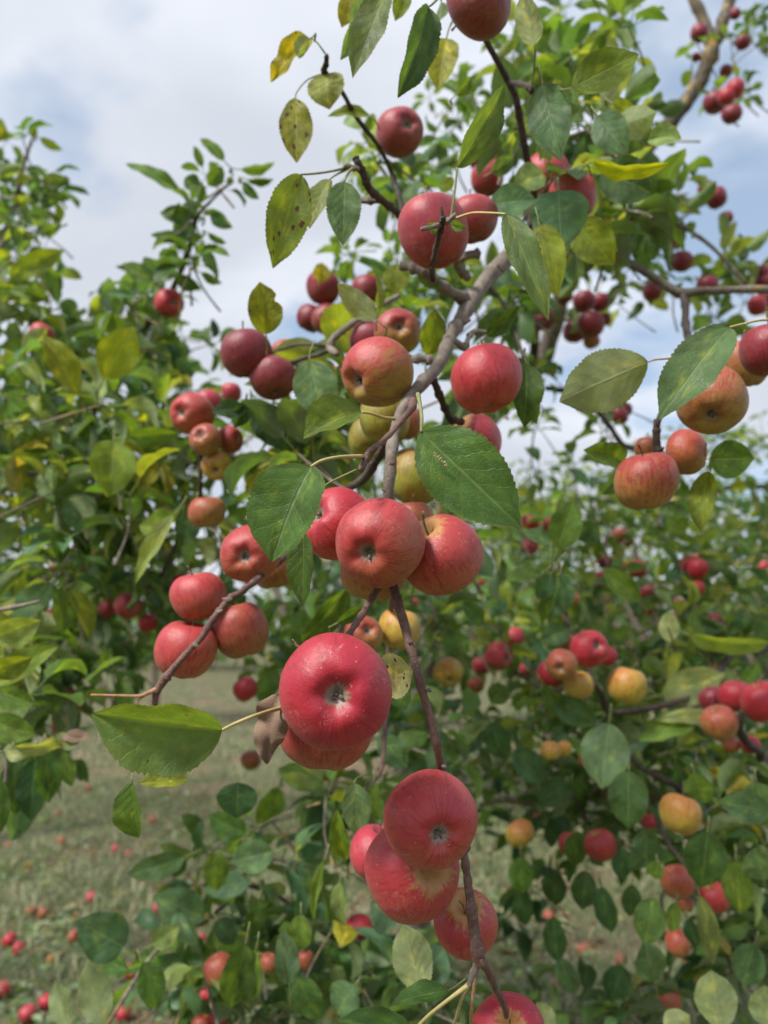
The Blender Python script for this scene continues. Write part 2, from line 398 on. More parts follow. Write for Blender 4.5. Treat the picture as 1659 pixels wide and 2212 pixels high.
def hero_leaf(parent, b, t, wid, kind='g', roll=0, fold=15, bend=15, pet=None, under=False, spots=0.0, wave=.018, sick=0.0, twist=0, tint=None,
              petw=2.6, petm=None, label=None, m=None, cup=0.0, shape=.84, ny=None, notch=0.0, name='leaf'):
    B, T = P(*b), P(*t); ax = T-B; Ln = ax.length; ax.normalize()
    px = math.hypot(b[0]-t[0], b[1]-t[1]); ny = ny or (44 if px > 90 else 24)
    wr = size_at(wid, b[2])
    seed = int(b[0]*3+b[1]*5)
    # arc length/chord ratio for the chosen bend
    V, F, UV = leaf_verts(1, 0, bend, 0, 0, 12, 1, 0, 0, False)
    chord = (V[-2]-V[1]).length
    arc = Ln/chord
    V, F, UV = leaf_verts(wr/arc, fold, bend, wave, sick, ny, 5, .030 if ny > 20 else .02, seed, False, twist, cup, shape, notch)
    mi = 11*0+5; tipv = V[-6]; loc_ax = (tipv-V[5]).normalized()
    toC = (CAM-(B+T)/2).normalized(); N = (toC-ax*toC.dot(ax)).normalized()
    N = Quaternion(ax, rad(roll+(180 if under else 0))) @ N
    # local frame: loc_ax -> ax, local +Z (orthogonalised) -> N
    lz = (Vector((0, 0, 1))-loc_ax*loc_ax.z).normalized(); lx = loc_ax.cross(lz)
    A = Matrix((lx, loc_ax, lz)).transposed(); X = ax.cross(N); Wm = Matrix((X, ax, N)).transposed()
    R = Wm @ A.transposed()
    M = Matrix.Translation(B) @ R.to_4x4() @ Matrix.Scale(arc, 4)
    o = link(name, new_mesh(name, V, F, [m or M_LEAF], UV), parent, M); reg(o, M)
    o['leaf_tint'] = list(tint) if tint else tint_of(kind, random.Random(seed)); o['leaf_spots'] = float(spots)
    if label: o['label'] = label
    if pet is None:
        dr = -(R @ Vector((0, 1, 0))); up = R @ Vector((0, 0, 1))
        pts = [(B, size_at(petw, b[2])/2), (B+dr*Ln*.14-up*Ln*.01, size_at(petw, b[2])/2), (B+dr*Ln*.24-toC*Ln*.05, size_at(petw*1.15, b[2])/2), (B+dr*Ln*.30-toC*Ln*.35, size_at(petw*1.5, b[2])/2), (B+dr*Ln*.26-toC*Ln*.9-Vector((0, 0, .2*Ln)), size_at(petw*1.8, b[2])/2)]
    else:
        pts = [(B, size_at(petw*.85, b[2])/2)]+[(P(*q), size_at(petw*(1.0 if i < len(pet)-1 else 1.4), q[2])/2) for i, q in enumerate(pet)]
    V, F, UV = tube_data(spline(pts, 5), 6, 0, seed)
    link('petiole', new_mesh('petiole', V, F, [petm or M_PETG], UV), o)
    LEAFCOUNT[parent.name] = LEAFCOUNT.get(parent.name, 0)+1
    return o
LEAFCOUNT = {}

class Foliage:
    """Leaves asked for on one tree: the largest in view become parts, the rest one mass."""
    def __init__(s, root, limit=300): s.root = root; s.L = []; s.tw = ([], [], []); s.limit = limit
    def leaf(s, base, d, nrm, L, kind, r=random):
        Y = d.normalized(); Z = nrm-Y*nrm.dot(Y)
        if Z.length < 1e-4: Z = Y.orthogonal()
        Z.normalize(); X = Y.cross(Z)
        M = Matrix.Translation(base) @ Matrix((X, Y, Z)).transposed().to_4x4() @ Matrix.Scale(L, 4)
        rel = base-CAM; dep = rel.dot(FW)
        if dep < .42: return
        uu = 829.5+rel.dot(RT)/dep*FU; vv = 1106-rel.dot(UP)/dep*FU
        sc = L/dep*FU
        if not (-60 < uu < 1720 and -60 < vv < 2270): sc *= .01
        s.L.append((sc, M, r.randrange(14), tint_of(kind, r)))
    def rosette(s, c, ax, n, L, mix, r=random, twig=.10):
        ax = ax.normalized(); a0 = r.random()*6.28; o = ax.orthogonal().normalized(); o2 = ax.cross(o)
        for k in range(n):
            a = a0+k*2.4; el = rad(r.uniform(35, 88)); q = o*math.cos(a)+o2*math.sin(a)
            d = (ax*math.cos(el)+q*math.sin(el)); d.z -= r.uniform(0, .35); d.normalize()
            l = L*r.uniform(.7, 1.15)
            nrm = (ax*math.sin(el)-q*math.cos(el)*.3)+Vector((0, 0, .8))+Vector((r.uniform(-.6, .6), r.uniform(-.6, .6), r.uniform(-.4, .4)))
            s.leaf(c+d*l*.36, d, nrm, l, r.choice(mix), r)
        if twig:
            e = c-ax*twig+Vector((r.uniform(-.3, .3), r.uniform(-.3, .3), r.uniform(-.3, .3)))*twig
            s.twig(c, (c+e)/2+Vector((r.uniform(-.1, .1), r.uniform(-.1, .1), 0))*twig, e, .0016)
    def twig(s, a, b, c, r0, sides=5):
        V, F, UV = tube_data(spline([(a, r0), (b, r0*1.1), (c, r0*1.5)], 3), sides, .2, int(abs(a.x)*1e4), False)
        o = len(s.tw[0]); s.tw[0].extend(V); s.tw[1].extend([tuple(i+o for i in f) for f in F]); s.tw[2].extend(UV)
    def build(s):
        s.L.sort(key=lambda q: -q[0])
        k = max(0, s.limit-LEAFCOUNT.get(s.root.name, 0)); k = min(k, len(s.L))
        for sc, M, vi, tn in s.L[:k]:
            o = link('leaf', VAR[vi], s.root, M); o['leaf_tint'] = tn; o['leaf_spots'] = random.choice([0, 0, 0, .6, 1.0, 1.6])
            if random.random() < .04: o['leaf_tint'] = tint_of('o')
        rest = s.L[k:]
        if rest:
            mass_leaves('foliage', rest, s.root)
        if s.tw[0]:
            o = link('small_twigs', new_mesh('small_twigs', s.tw[0], s.tw[1], [B_LIMB], s.tw[2]), s.root); tag(o, kind='stuff')
def mass_leaves(name, items, parent, label=None):
    Vs, Fs, UVs, Ts = [], [], [], []; off = 0
    byv = {}
    for it in items: byv.setdefault(it[2], []).append(it)
    loops, starts, totals = [], [], []
    for vi, its in byv.items():
        v, f, uv = VARL[vi]; n = len(v)
        Ms = np.array([[list(r) for r in it[1]] for it in its])          # k,4,4
        W_ = np.einsum('kij,nj->kni', Ms[:, :3, :3], v)+Ms[:, None, :3, 3]
        Vs.append(W_.reshape(-1, 3)); UVs.append(np.tile(uv, (len(its), 1)))
        Ts.append(np.repeat(np.array([it[3]+[1.0] for it in its]), n, axis=0))
        fa = np.array(f)
        Fs.append((fa[None]+(np.arange(len(its))*n)[:, None, None]+off).reshape(-1, 4)); off += n*len(its)
    V = np.vstack(Vs); F = np.vstack(Fs).astype(np.int32); UV = np.vstack(UVs); T = np.vstack(Ts)
    me = bpy.data.meshes.new(name); me.vertices.add(len(V)); me.vertices.foreach_set('co', V.astype(np.float32).ravel())
    me.loops.add(F.size); me.loops.foreach_set('vertex_index', F.ravel())
    me.polygons.add(len(F)); me.polygons.foreach_set('loop_start', np.arange(0, F.size, 4, dtype=np.int32))
    me.polygons.foreach_set('loop_total', np.full(len(F), 4, dtype=np.int32))
    me.update(calc_edges=True)
    ul = me.uv_layers.new(name='uv'); ul.data.foreach_set('uv', UV.astype(np.float32)[F.ravel()].ravel())
    at = me.attributes.new('leaf_tint', 'FLOAT_COLOR', 'POINT'); at.data.foreach_set('color', T.astype(np.float32).ravel())
    me.polygons.foreach_set('use_smooth', np.ones(len(F), dtype=bool)); me.materials.append(M_LEAFS); me.validate()
    o = link(name, me, parent); tag(o, kind='stuff')
    return o

def thing(name, loc, label, cat, group=None):
    o = bpy.data.objects.new(name, None); COL.objects.link(o); o.location = loc; o.empty_display_size = .1
    reg(o, Matrix.Translation(loc)); tag(o, label, cat, group); return o

# ------------------------------------------------------------------ ground
def gz(x, y): return .035*noise.noise(Vector((x*.8, y*.8, 3.1)))+.012*noise.noise(Vector((x*3.5, y*3.5, 1.7)))
def axis_vals(lo, hi, step, far):
    a = list(np.arange(lo, hi+1e-6, step)); s = step; x = lo; left = []
    while x > -far: s *= 1.35; x -= s; left.append(x)
    s = step; x = a[-1]; right = []
    while x < far: s *= 1.35; x += s; right.append(x)
    return left[::-1]+a+right
xs = axis_vals(-5, 5, .12, 1800); ys = axis_vals(0.6, 12, .12, 1800)
V = [(x, y, gz(x, y)) for y in ys for x in xs]; nx_ = len(xs)
F = [(j*nx_+i, j*nx_+i+1, (j+1)*nx_+i+1, (j+1)*nx_+i) for j in range(len(ys)-1) for i in range(nx_-1)]
m, t = mat('ground_soil')
p = t.n('ShaderNodeTexCoord').outputs['Object']
a = t.noise(p, 1.1, 4, .6); b = t.noise(p, 9, 5, .7); c = t.noise(p, 60, 4, .7)
col = t.mix(t.smooth(b, .35, .65), (.11, .080, .052), (.22, .165, .11))
grn = t.mix(t.smooth(c, .35, .65), (.055, .075, .032), (.15, .155, .08))
col = t.mix(t.smooth(t.math('ADD', a, t.math('MULTIPLY', t.math('SUBTRACT', b, .5), .6)), .38, .56), col, grn)
pr = t.n('ShaderNodeBsdfPrincipled', inp={'Base Color': col, 'Roughness': .95, 'Specular IOR Level': .15,
         'Normal': t.n('ShaderNodeBump', inp={'Strength': .6, 'Distance': .01, 'Height': c}).outputs[0]})
finish(t, pr.outputs[0])
tag(link('ground', new_mesh('ground', V, F, [m])), 'mown orchard ground of dry turf with bare brown patches', kind='structure')

# grass blades (nobody could count them)
def blades(name, n, seed, hmin, hmax, wid, y0, y1, cols, lean=.6, label=None, power=1.6):
    r = np.random.default_rng(seed)
    y = y0+(y1-y0)*r.random(n)**power; x = (r.random(n)*2-1)*(y*.56+.35)
    # clumping
    k = np.array([noise.noise(Vector((float(a_)*1.7, float(b_)*1.7, 9.0)))+.6*noise.noise(Vector((float(a_)*6, float(b_)*6, 2.0))) for a_, b_ in zip(x, y)])
    keep = r.random(n) < np.clip(.62+k*1.5, .06, 1); x, y, k = x[keep], y[keep], k[keep]; n = len(x)
    z = np.array([gz(float(a_), float(b_)) for a_, b_ in zip(x, y)])
    h = hmin+(hmax-hmin)*r.random(n)**1.5; h *= np.clip(.8+k*.8, .4, 1.5); az = r.random(n)*2*PI; ln = h*lean*(.3+r.random(n)*1.3)
    fa = r.random(n)*PI; wx, wy = np.cos(fa)*wid*(.6+.8*r.random(n)), np.sin(fa)*wid*(.6+.8*r.random(n))
    B = np.stack([x, y, z-.004], 1); S = np.stack([wx, wy, wx*0], 1)
    Md = B+np.stack([np.cos(az)*ln*.35, np.sin(az)*ln*.35, h*.62], 1); Tp = B+np.stack([np.cos(az)*ln, np.sin(az)*ln, h*np.clip(1.05-lean*.35, .3, 1)], 1)
    V = np.stack([B-S, B+S, Md+S*.8, Md-S*.8, Tp], 1).reshape(-1, 3)
    o5 = np.arange(n)[:, None]*5
    q = np.concatenate([o5+[[0, 1, 2]], o5+[[0, 2, 3]], o5+[[3, 2, 4]]], 1).reshape(-1, 3).astype(np.int32)
    me = bpy.data.meshes.new(name); me.vertices.add(len(V)); me.vertices.foreach_set('co', V.astype(np.float32).ravel())
    me.loops.add(q.size); me.loops.foreach_set('vertex_index', q.ravel()); me.polygons.add(len(q))
    me.polygons.foreach_set('loop_start', np.arange(0, q.size, 3, dtype=np.int32)); me.polygons.foreach_set('loop_total', np.full(len(q), 3, dtype=np.int32))
    me.update(calc_edges=True)
    ci = r.integers(0, len(cols), n); C = np.array([(*c_, 1) for c_ in cols])[ci]*(.75+.5*r.random(n))[:, None]
    at = me.attributes.new('blade_tint', 'FLOAT_COLOR', 'POINT'); at.data.foreach_set('color', np.repeat(C, 5, 0).astype(np.float32).ravel())
    me.materials.append(M_GRASS); me.validate(); o = link(name, me); tag(o, label, 'grass', kind='stuff'); return o
m, t = mat('grass_blade')
at = t.n('ShaderNodeAttribute', attribute_type='GEOMETRY', attribute_name='blade_tint').outputs['Color']
pr = t.n('ShaderNodeBsdfPrincipled', inp={'Base Color': at, 'Roughness': .6, 'Specular IOR Level': .3})
tr = t.n('ShaderNodeBsdfTranslucent', inp={0: at})
finish(t, t.n('ShaderNodeMixShader', inp={0: .3, 1: pr.outputs[0], 2: tr.outputs[0]}).outputs[0]); M_GRASS = m
GC = [(.23, .29, .14), (.16, .22, .11), (.31, .34, .19), (.44, .41, .26), (.38, .36, .23), (.20, .26, .14)]
DC = [(.46, .38, .24), (.38, .31, .19), (.28, .21, .13)]
blades('grass', 170000, 5, .025, .13, .0026, 1.5, 12, GC, .9, 'short tussocky grass with dry straw between the fallen apples')
blades('dry_grass', 34000, 6, .015, .06, .002, 1.5, 10, DC, 1.8, 'dry straw coloured grass lying flat on the orchard ground')
blades('far_grass', 60000, 8, .04, .10, .006, 8, 34, GC+DC[:1], .8, 'paler grass beyond the near trees', 1.3)
# low broad-leaved weeds and fallen leaves
r_ = random.Random(21); items = []
for i in range(14000):
    y = 1.7+5.2*r_.random()**1.5; x = (r_.random()*2-1)*(y*.56+.3)
    if noise.noise(Vector((x*1.3, y*1.3, 5.0)))+.25*noise.noise(Vector((x*5, y*5, 1))) < -.12-.22*max(0, 3.4-y)+.3*(r_.random()-.5): continue
    z = gz(x, y)+r_.uniform(.005, .035); a = r_.random()*6.28
    d = Vector((math.cos(a), math.sin(a), r_.uniform(0, .5))).normalized(); nrm = Vector((r_.uniform(-.5, .5), r_.uniform(-.5, .5), 1))
    Y = d; Z = (nrm-Y*nrm.dot(Y)).normalized(); X = Y.cross(Z)
    L_ = r_.uniform(.022, .052)
    tn = [c_*r_.uniform(.8, 1.2) for c_ in r_.choice([(.15, .23, .12), (.24, .31, .20), (.11, .17, .08), (.31, .36, .24)])]
    items.append((0, Matrix.Translation((x, y, z)) @ Matrix((X, Y, Z)).transposed().to_4x4() @ Matrix.Scale(L_, 4), r_.randrange(14), tn))
tag(mass_leaves('ground_weeds', items, None), 'low broad leaved weeds and clover among the grass', 'weeds', kind='stuff')
items = []
for i in range(900):
    y = 1.7+6*r_.random()**1.3; x = (r_.random()*2-1)*(y*.56+.3); z = gz(x, y)+.012; a = r_.random()*6.28
    Y = Vector((math.cos(a), math.sin(a), r_.uniform(-.1, .3))).normalized(); nrm = Vector((r_.uniform(-.4, .4), r_.uniform(-.4, .4), 1)); Z = (nrm-Y*nrm.dot(Y)).normalized(); X = Y.cross(Z)
    tn = list(r_.choice([(.22, .12, .06), (.30, .19, .11), (.34, .22, .15), (.25, .24, .06)]))
    items.append((0, Matrix.Translation((x, y, z)) @ Matrix((X, Y, Z)).transposed().to_4x4() @ Matrix.Scale(r_.uniform(.035, .065), 4), r_.randrange(14), tn))
tag(mass_leaves('fallen_leaves', items, None), 'brown and yellow fallen leaves scattered over the turf', 'leaf litter', kind='stuff')

# ------------------------------------------------------------------ the tree with the big fruiting branch
def groundpt(u, d):
    p_ = P(u, 1500, d); return Vector((p_.x, p_.y, gz(p_.x, p_.y)))
HB = groundpt(900, 3.25)
hero = thing('apple_tree', HB, 'apple tree with a lichened upright limb whose long fruiting branch hangs down the middle', 'apple tree')
hf = Foliage(hero)
tb = [(HB+Vector((0, 0, -.15)), .075), (P(903, 2010, 3.15), .05), (P(908, 1700, 2.95), .044), (P(925, 1400, 2.8), .038), (P(960, 1100, 2.6), .033), (P(1020, 950, 2.5), .031), (P(1110, 850, 2.4), .029), (P(1168, 780, 2.35), .027), (P(1200, 690, 2.3), .026), (P(1225, 560, 2.25), .024)]
V, F, UV = tube_data(spline(tb, 6), 12, .15, 5); link('trunk', new_mesh('trunk', V, F, [B_LIMB], UV), hero)
tube('limb', [(1225, 570, 2.25, 34), (1290, 440, 2.2, 32), (1370, 350, 2.2, 31), (1440, 275, 2.2, 31), (1492, 208, 2.2, 32), (1524, 150, 2.2, 31), (1545, 80, 2.2, 29)], B_LICH, hero, .3, 12)
tube('limb', [(1540, 105, 2.2, 28), (1520, 45, 2.2, 24), (1495, -10, 2.2, 22), (1470, -70, 2.2, 20)], B_LIMB, hero, .25, 10)
tube('limb', [(1545, 90, 2.2, 28), (1562, 45, 2.2, 24), (1580, -10, 2.25, 24), (1590, -80, 2.25, 20)], B_LICH, hero, .25, 10)
tube('limb', [(1110, 850, 2.38, 18), (1150, 775, 2.2, 20), (1158, 660, 2.0, 22), (1168, 560, 1.85, 24), (1175, 480, 1.6, 22)], B_DARK, hero, .15, 10)
# main fruiting branch
tube('branch', [(1215, 430, 1.6, 27), (1165, 490, 1.25, 32), (1110, 545, 1.02, 34), (1062, 590, .95, 34), (1025, 640, .90, 31), (995, 690, .86, 29), (972, 730, .83, 27),
     (950, 785, .79, 28), (917, 822, .75, 27), (888, 857, .71, 26), (865, 895, .69, 24), (850, 950, .67, 24), (843, 1010, .655, 26), (839, 1065, .65, 25), (842, 1120, .655, 24), (843, 1150, .657, 23)], B_GREY, hero, .22, 12, 5)
tube('branch', [(840, 1100, .654, 23), (846, 1200, .66, 22), (850, 1265, .645, 21), (866, 1325, .62, 20), (882, 1380, .60, 20), (898, 1440, .585, 19), (914, 1500, .575, 18), (934, 1570, .57, 18), (948, 1635, .575, 18), (965, 1720, .60, 17),
     (990, 1800, .60, 17), (1003, 1850, .585, 17), (1010, 1900, .575, 18), (1017, 1950, .57, 21), (1024, 2010, .565, 26), (1032, 2055, .56, 30), (1037, 2085, .56, 24)], B_RED, hero, .22, 12, 5)
# the lower reach is reddish younger wood sheathing, set just proud
tube('twig', [(1034, 2070, .56, 22), (1055, 2100, .565, 15), (1073, 2140, .575, 13), (1090, 2175, .585, 13), (1093, 2196, .592, 12)], B_RED, hero, .2, 9)
tube('twig', [(1032, 2075, .56, 18), (1022, 2105, .56, 15), (1013, 2130, .56, 12)], B_GREY, hero, .3, 9)
tube('twig', [(892, 866, .69, 22), (888, 884, .675, 16), (870, 905, .655, 13), (845, 935, .63, 12), (815, 962, .61, 11), (797, 975, .60, 12), (786, 1000, .59, 15), (779, 1016, .585, 13)], B_RED, hero, .45, 9)
tube('branch', [(846, 940, .70, 20), (832, 962, .71, 20), (808, 1002, .73, 20), (785, 1035, .76, 19), (745, 1062, .80, 17), (700, 1120, .84, 16), (640, 1180, .84, 15), (590, 1225, .80, 13), (545, 1258, .74, 13)], B_DARK, hero, .2, 9)
tube('branch', [(560, 1250, .75, 12), (540, 1264, .73, 13), (515, 1283, .715, 14), (497, 1293, .71, 15), (470, 1325, .70, 14), (455, 1345, .695, 14), (435, 1378, .69, 14), (412, 1402, .685, 13), (385, 1432, .68, 14), (366, 1455, .68, 18), (350, 1475, .68, 20), (338, 1497, .68, 15), (334, 1522, .68, 12)], B_RED, hero, .35, 10)
tube('spur', [(345, 1485, .68, 12), (322, 1496, .675, 9), (300, 1503, .67, 7), (250, 1502, .665, 5), (197, 1501, .66, 5)], M_PETR, hero, .1, 7)
tube('spur', [(330, 1493, .68, 8), (310, 1503, .675, 6), (298, 1515, .67, 5), (294, 1532, .67, 4)], M_PETR, hero, .1, 7)
tube('twig', [(822, 1262, .64, 15), (813, 1275, .625, 15), (800, 1298, .61, 15), (786, 1322, .59, 15), (770, 1345, .57, 14), (752, 1375, .555, 13), (740, 1410, .545, 12)], B_RED, hero, .3, 9)
tube('branch', [(1012, 650, .90, 26), (990, 640, .87, 24), (953, 618, .84, 22), (925, 592, .83, 22), (905, 582, .83, 24), (880, 572, .84, 22), (868, 580, .85, 14)], B_GREY, hero, .5, 10)
tube('twig', [(935, 604, .83, 15), (933, 580, .78, 14), (940, 548, .70, 13), (948, 510, .66, 13), (955, 482, .645, 15), (957, 470, .64, 16)], B_DARK, hero, .35, 9)
tube('spur', [(953, 484, .645, 12), (932, 491, .64, 10), (912, 495, .63, 10)], B_GREY, hero, .3, 8)
tube('spur', [(957, 478, .642, 8), (955, 462, .64, 7), (953, 447, .64, 6)], B_DARK, hero, .3, 7)
tube('spur', [(960, 482, .645, 12), (972, 474, .64, 12), (984, 462, .64, 8)], B_GREY, hero, .3, 8)
tube('twig', [(1010, 600, .93, 18), (985, 570, .9, 16), (1000, 555, .88, 18), (1035, 547, .87, 18)], B_GREY, hero, .6, 9)
tube('twig', [(1060, 600, .97, 14), (1080, 560, 1.0, 14), (1050, 600, 1.0, 12)], B_DARK, hero, .3, 8)
tube('branch', [(868, 468, .88, 14), (850, 452, .85, 15), (822, 430, .80, 17), (800, 410, .78, 17), (790, 390, .77, 16), (782, 370, .765, 16), (773, 352, .76, 16), (767, 340, .76, 12)], B_DARK, hero, .5, 9)
tube('spur', [(822, 432, .81, 14), (790, 432, .82, 16), (770, 430, .83, 18), (755, 415, .84, 10)], B_GREY, hero, .6, 9)
tube('spur', [(775, 365, .76, 10), (758, 362, .755, 13), (745, 357, .75, 12)], B_GREY, hero, .5, 8)
tube('branch', [(706, 118, .80, 8), (704, 140, .81, 12), (700, 155, .82, 15), (716, 172, .83, 11), (741, 202, .86, 10), (766, 248, .90, 10), (790, 280, .95, 10), (815, 312, 1.0, 10), (838, 355, 1.05, 10), (855, 400, 1.05, 11), (864, 430, 1.0, 12), (885, 520, .95, 12), (905, 582, .88, 12)], B_DARK, hero, .3, 8)
tube('branch', [(790, 680, 1.0, 13), (766, 696, 1.0, 13), (740, 715, 1.0, 14), (720, 732, 1.0, 15), (713, 752, 1.0, 18), (728, 765, .98, 14)], B_GREY, hero, .4, 9)
tube('branch', [(860, 640, 1.05, 11), (820, 662, 1.02, 12), (790, 680, 1.0, 13)], B_GREY, hero, .4, 9)
tube('twig', [(713, 745, 1.0, 12), (680, 744, 1.02, 9), (640, 745, 1.05, 7), (600, 757, 1.08, 7), (580, 765, 1.1, 6)], B_DARK, hero, .2, 8)
tube('twig', [(712, 755, 1.0, 12), (690, 765, 1.0, 11), (660, 773, 1.02, 10), (620, 785, 1.05, 8), (560, 800, 1.1, 8)], B_DARK, hero, .2, 8)
tube('spur', [(942, 785, .79, 20), (920, 775, .79, 18), (893, 776, .79, 18), (868, 764, .80, 14), (860, 755, .80, 10)], B_GREY, hero, .5, 9)
tube('spur', [(960, 730, .82, 15), (985, 738, .83, 14), (1003, 752, .84, 14), (1012, 730, .85, 10), (1022, 718, .86, 12), (1050, 717, .87, 9)], B_GREY, hero, .5, 9)
tube('branch', [(925, 805, .77, 15), (938, 825, .77, 15), (950, 855, .78, 16), (963, 885, .79, 16), (975, 905, .80, 18), (1000, 912, .81, 12)], B_DARK, hero, .55, 9)
tube('branch', [(1030, 40, .86, 14), (1045, 78, .86, 13), (1070, 125, .88, 13), (1092, 165, .90, 14), (1112, 205, .92, 15), (1120, 240, .94, 16), (1130, 300, .96, 16), (1140, 350, .98, 16), (1152, 410, 1.02, 17), (1150, 470, 1.04, 18), (1125, 535, 1.03, 18)], B_DARK, hero, .15, 9)
tube('twig', [(1100, 178, .90, 11), (1125, 182, .88, 10), (1146, 190, .86, 16), (1148, 202, .86, 12)], B_DARK, hero, .5, 8)
tube('branch', [(1205, 470, 1.45, 17), (1260, 510, 1.35, 17), (1310, 540, 1.25, 17), (1345, 560, 1.22, 17), (1400, 592, 1.2, 18), (1440, 618, 1.2, 18), (1470, 633, 1.2, 22), (1510, 629, 1.2, 18), (1560, 627, 1.2, 17), (1620, 625, 1.2, 17), (1700, 626, 1.2, 18)], B_LIMB, hero, .15, 9)
tube('branch', [(1473, 632, 1.2, 16), (1480, 665, 1.17, 16), (1481, 700, 1.13, 16), (1486, 735, 1.05, 14), (1480, 790, .95, 12), (1455, 850, .86, 12), (1430, 890, .80, 12), (1418, 925, .80, 13)], B_DARK, hero, .3, 9)
tube('spur', [(1417, 905, .80, 10), (1418, 935, .80, 16), (1419, 965, .80, 18), (1430, 985, .80, 14)], B_DARK, hero, .6, 9)
tube('branch', [(1395, 478, 1.7, 9), (1430, 482, 1.7, 10), (1470, 488, 1.7, 10), (1510, 512, 1.7, 9), (1545, 540, 1.7, 8), (1580, 578, 1.7, 8), (1610, 612, 1.7, 7)], B_LIMB, hero, .3, 8)
tube('twig', [(1462, 485, 1.7, 7), (1482, 466, 1.75, 6), (1505, 450, 1.85, 5), (1525, 440, 2.0, 4)], B_LIMB, hero, .2, 7)
tube('branch', [(1178, 838, 1.7, 11), (1205, 842, 1.7, 12), (1240, 850, 1.7, 12), (1285, 882, 1.7, 12), (1320, 925, 1.7, 12), (1345, 960, 1.7, 12), (1385, 975, 1.75, 11), (1440, 1000, 1.8, 10)], B_DARK, hero, .2, 8)
tube('twig', [(1058, 620, 1.1, 9), (1080, 645, 1.1, 8), (1100, 680, 1.1, 8), (1118, 730, 1.1, 7), (1128, 765, 1.0, 6), (1137, 785, .9, 4)], B_DARK, hero, .2, 7)
# lower hanging twigs
tube('branch', [(846, 1240, .75, 11), (845, 1320, .95, 12), (840, 1400, 1.0, 12), (836, 1480, .98, 11), (833, 1560, .95, 10), (829, 1620, .92, 10), (823, 1665, .90, 9), (805, 1690, .88, 8), (770, 1735, .86, 5)], B_RED, hero, .2, 8)
tube('twig', [(560, 1748, 1.5, 6), (600, 1790, 1.5, 6), (640, 1840, 1.5, 7), (675, 1895, 1.5, 8), (702, 1950, 1.5, 10), (725, 2010, 1.5, 10), (770, 2045, 1.5, 11), (838, 2110, 1.5, 12)], B_LIMB, hero, .3, 8)
tube('twig', [(1030, 1255, 2.0, 6), (1045, 1310, 2.0, 6), (1050, 1328, 2.0, 8), (1078, 1368, 2.0, 6)], B_RED, hero, .2, 7)
tube('twig', [(1048, 1325, 2.0, 6), (1035, 1355, 2.0, 5), (1022, 1385, 2.0, 5)], B_RED, hero, .2, 7)
tube('branch', [(470, 1905, 1.7, 6), (530, 1912, 1.7, 9), (600, 1935, 1.7, 11), (680, 2000, 1.7, 14), (760, 2040, 1.75, 16), (840, 2030, 1.9, 20), (905, 2040, 2.5, 24)], B_DARK, hero, .3, 9)
tube('twig', [(225, 2225, 1.2, 7), (250, 2185, 1.2, 8), (282, 2132, 1.22, 8), (320, 2075, 1.25, 8), (370, 2025, 1.3, 8), (440, 1990, 1.4, 9), (490, 1950, 1.5, 10), (520, 1915, 1.6, 10)], B_LIMB, hero, .3, 8)

def HL(*a, **k): return hero_leaf(hero, *a, **k)
for (u, v, d, du, dv, w_) in ((925, 1490, .572, 7, 3, 9), (884, 1388, .592, 8, -2, 8), (957, 1655, .57, 9, 4, 8), (1009, 1838, .575, 7, -10, 8), (850, 1000, .64, -9, 2, 9), (832, 1060, .64, -7, -4, 8),
                            (473, 1322, .69, 8, -4, 9), (497, 1295, .70, -16, -2, 9), (425, 1396, .68, -7, -6, 8), (380, 1438, .68, -9, 2, 7), (860, 1290, .63, 7, -4, 8), (791, 1312, .585, -6, -4, 7), (1020, 1985, .555, 11, -3, 9), (1040, 2078, .55, 5, 10, 10), (1002, 700, .85, 14, -10, 9), (905, 838, .73, -12, -9, 10), (1078, 575, .93, 10, 12, 9), (780, 1010, .575, -5, 8, 9)):
    tube('bud', [(u-du*.3, v-dv*.3, d, w_*.9), (u+du*.4, v+dv*.4, d, w_), (u+du, v+dv, d, w_*.45)], B_GREY if u % 2 else B_RED, hero, .5, 7, 3)
# -- leaves read off one by one: base, tip, width, kind
HL((910, 934, .50), (1126, 1140, .485), 168, 'g', roll=-6, fold=7, bend=14, pet=[(911, 905, .505), (908, 878, .53), (903, 852, .57)], petw=8, wave=.014, spots=.5, shape=.80, tint=(.062, .135, .032), label='broad dark green leaf standing in front of the stem')
HL((672, 1008, .545), (588, 1214, .53), 196, 'g', roll=27, fold=30, bend=22, pet=[(695, 995, .55), (735, 987, .56), (782, 986, .59)], petw=7, petm=M_PET, wave=.02, spots=.4, tint=(.065, .14, .035))
HL((656, 1148, .56), (655, 1309, .56), 70, 'g', roll=26, fold=26, bend=18, sick=.05, pet=[(660, 1120, .56), (672, 1090, .57), (700, 1050, .58), (770, 1015, .59)], petw=4)
HL((780, 890, .615), (655, 948, .60), 112, 'm', roll=38, fold=36, bend=40, wave=.03, spots=.6, pet=[(800, 893, .62), (830, 902, .64), (852, 905, .66)], petw=6, petm=M_PET)
HL((668, 778, .80), (700, 912, .79), 98, 'b', fold=10, bend=15, wave=.02, pet=[(670, 760, .82), (680, 735, .9)])
HL((480, 1577, .49), (197, 1542, .47), 218, 'm', roll=-30, fold=38, bend=12, wave=.022, pet=[(510, 1562, .495), (555, 1544, .50), (612, 1528, .53)], petw=8, petm=M_PET, spots=.8, shape=.86, tint=(.10, .17, .045), label='large leaf folded along its rib with a brown blotch')
HL((286, 1690, .50), (300, 1810, .50), 92, 'm', roll=34, fold=42, bend=25, sick=.06, pet=[(284, 1680, .50), (290, 1660, .51), (300, 1600, .53)], petw=3, spots=.4)
HL((405, 1684, .53), (300, 1692, .52), 56, 'y', roll=30, fold=30, bend=10, pet=[(415, 1670, .53), (420, 1640, .54)], petw=2)
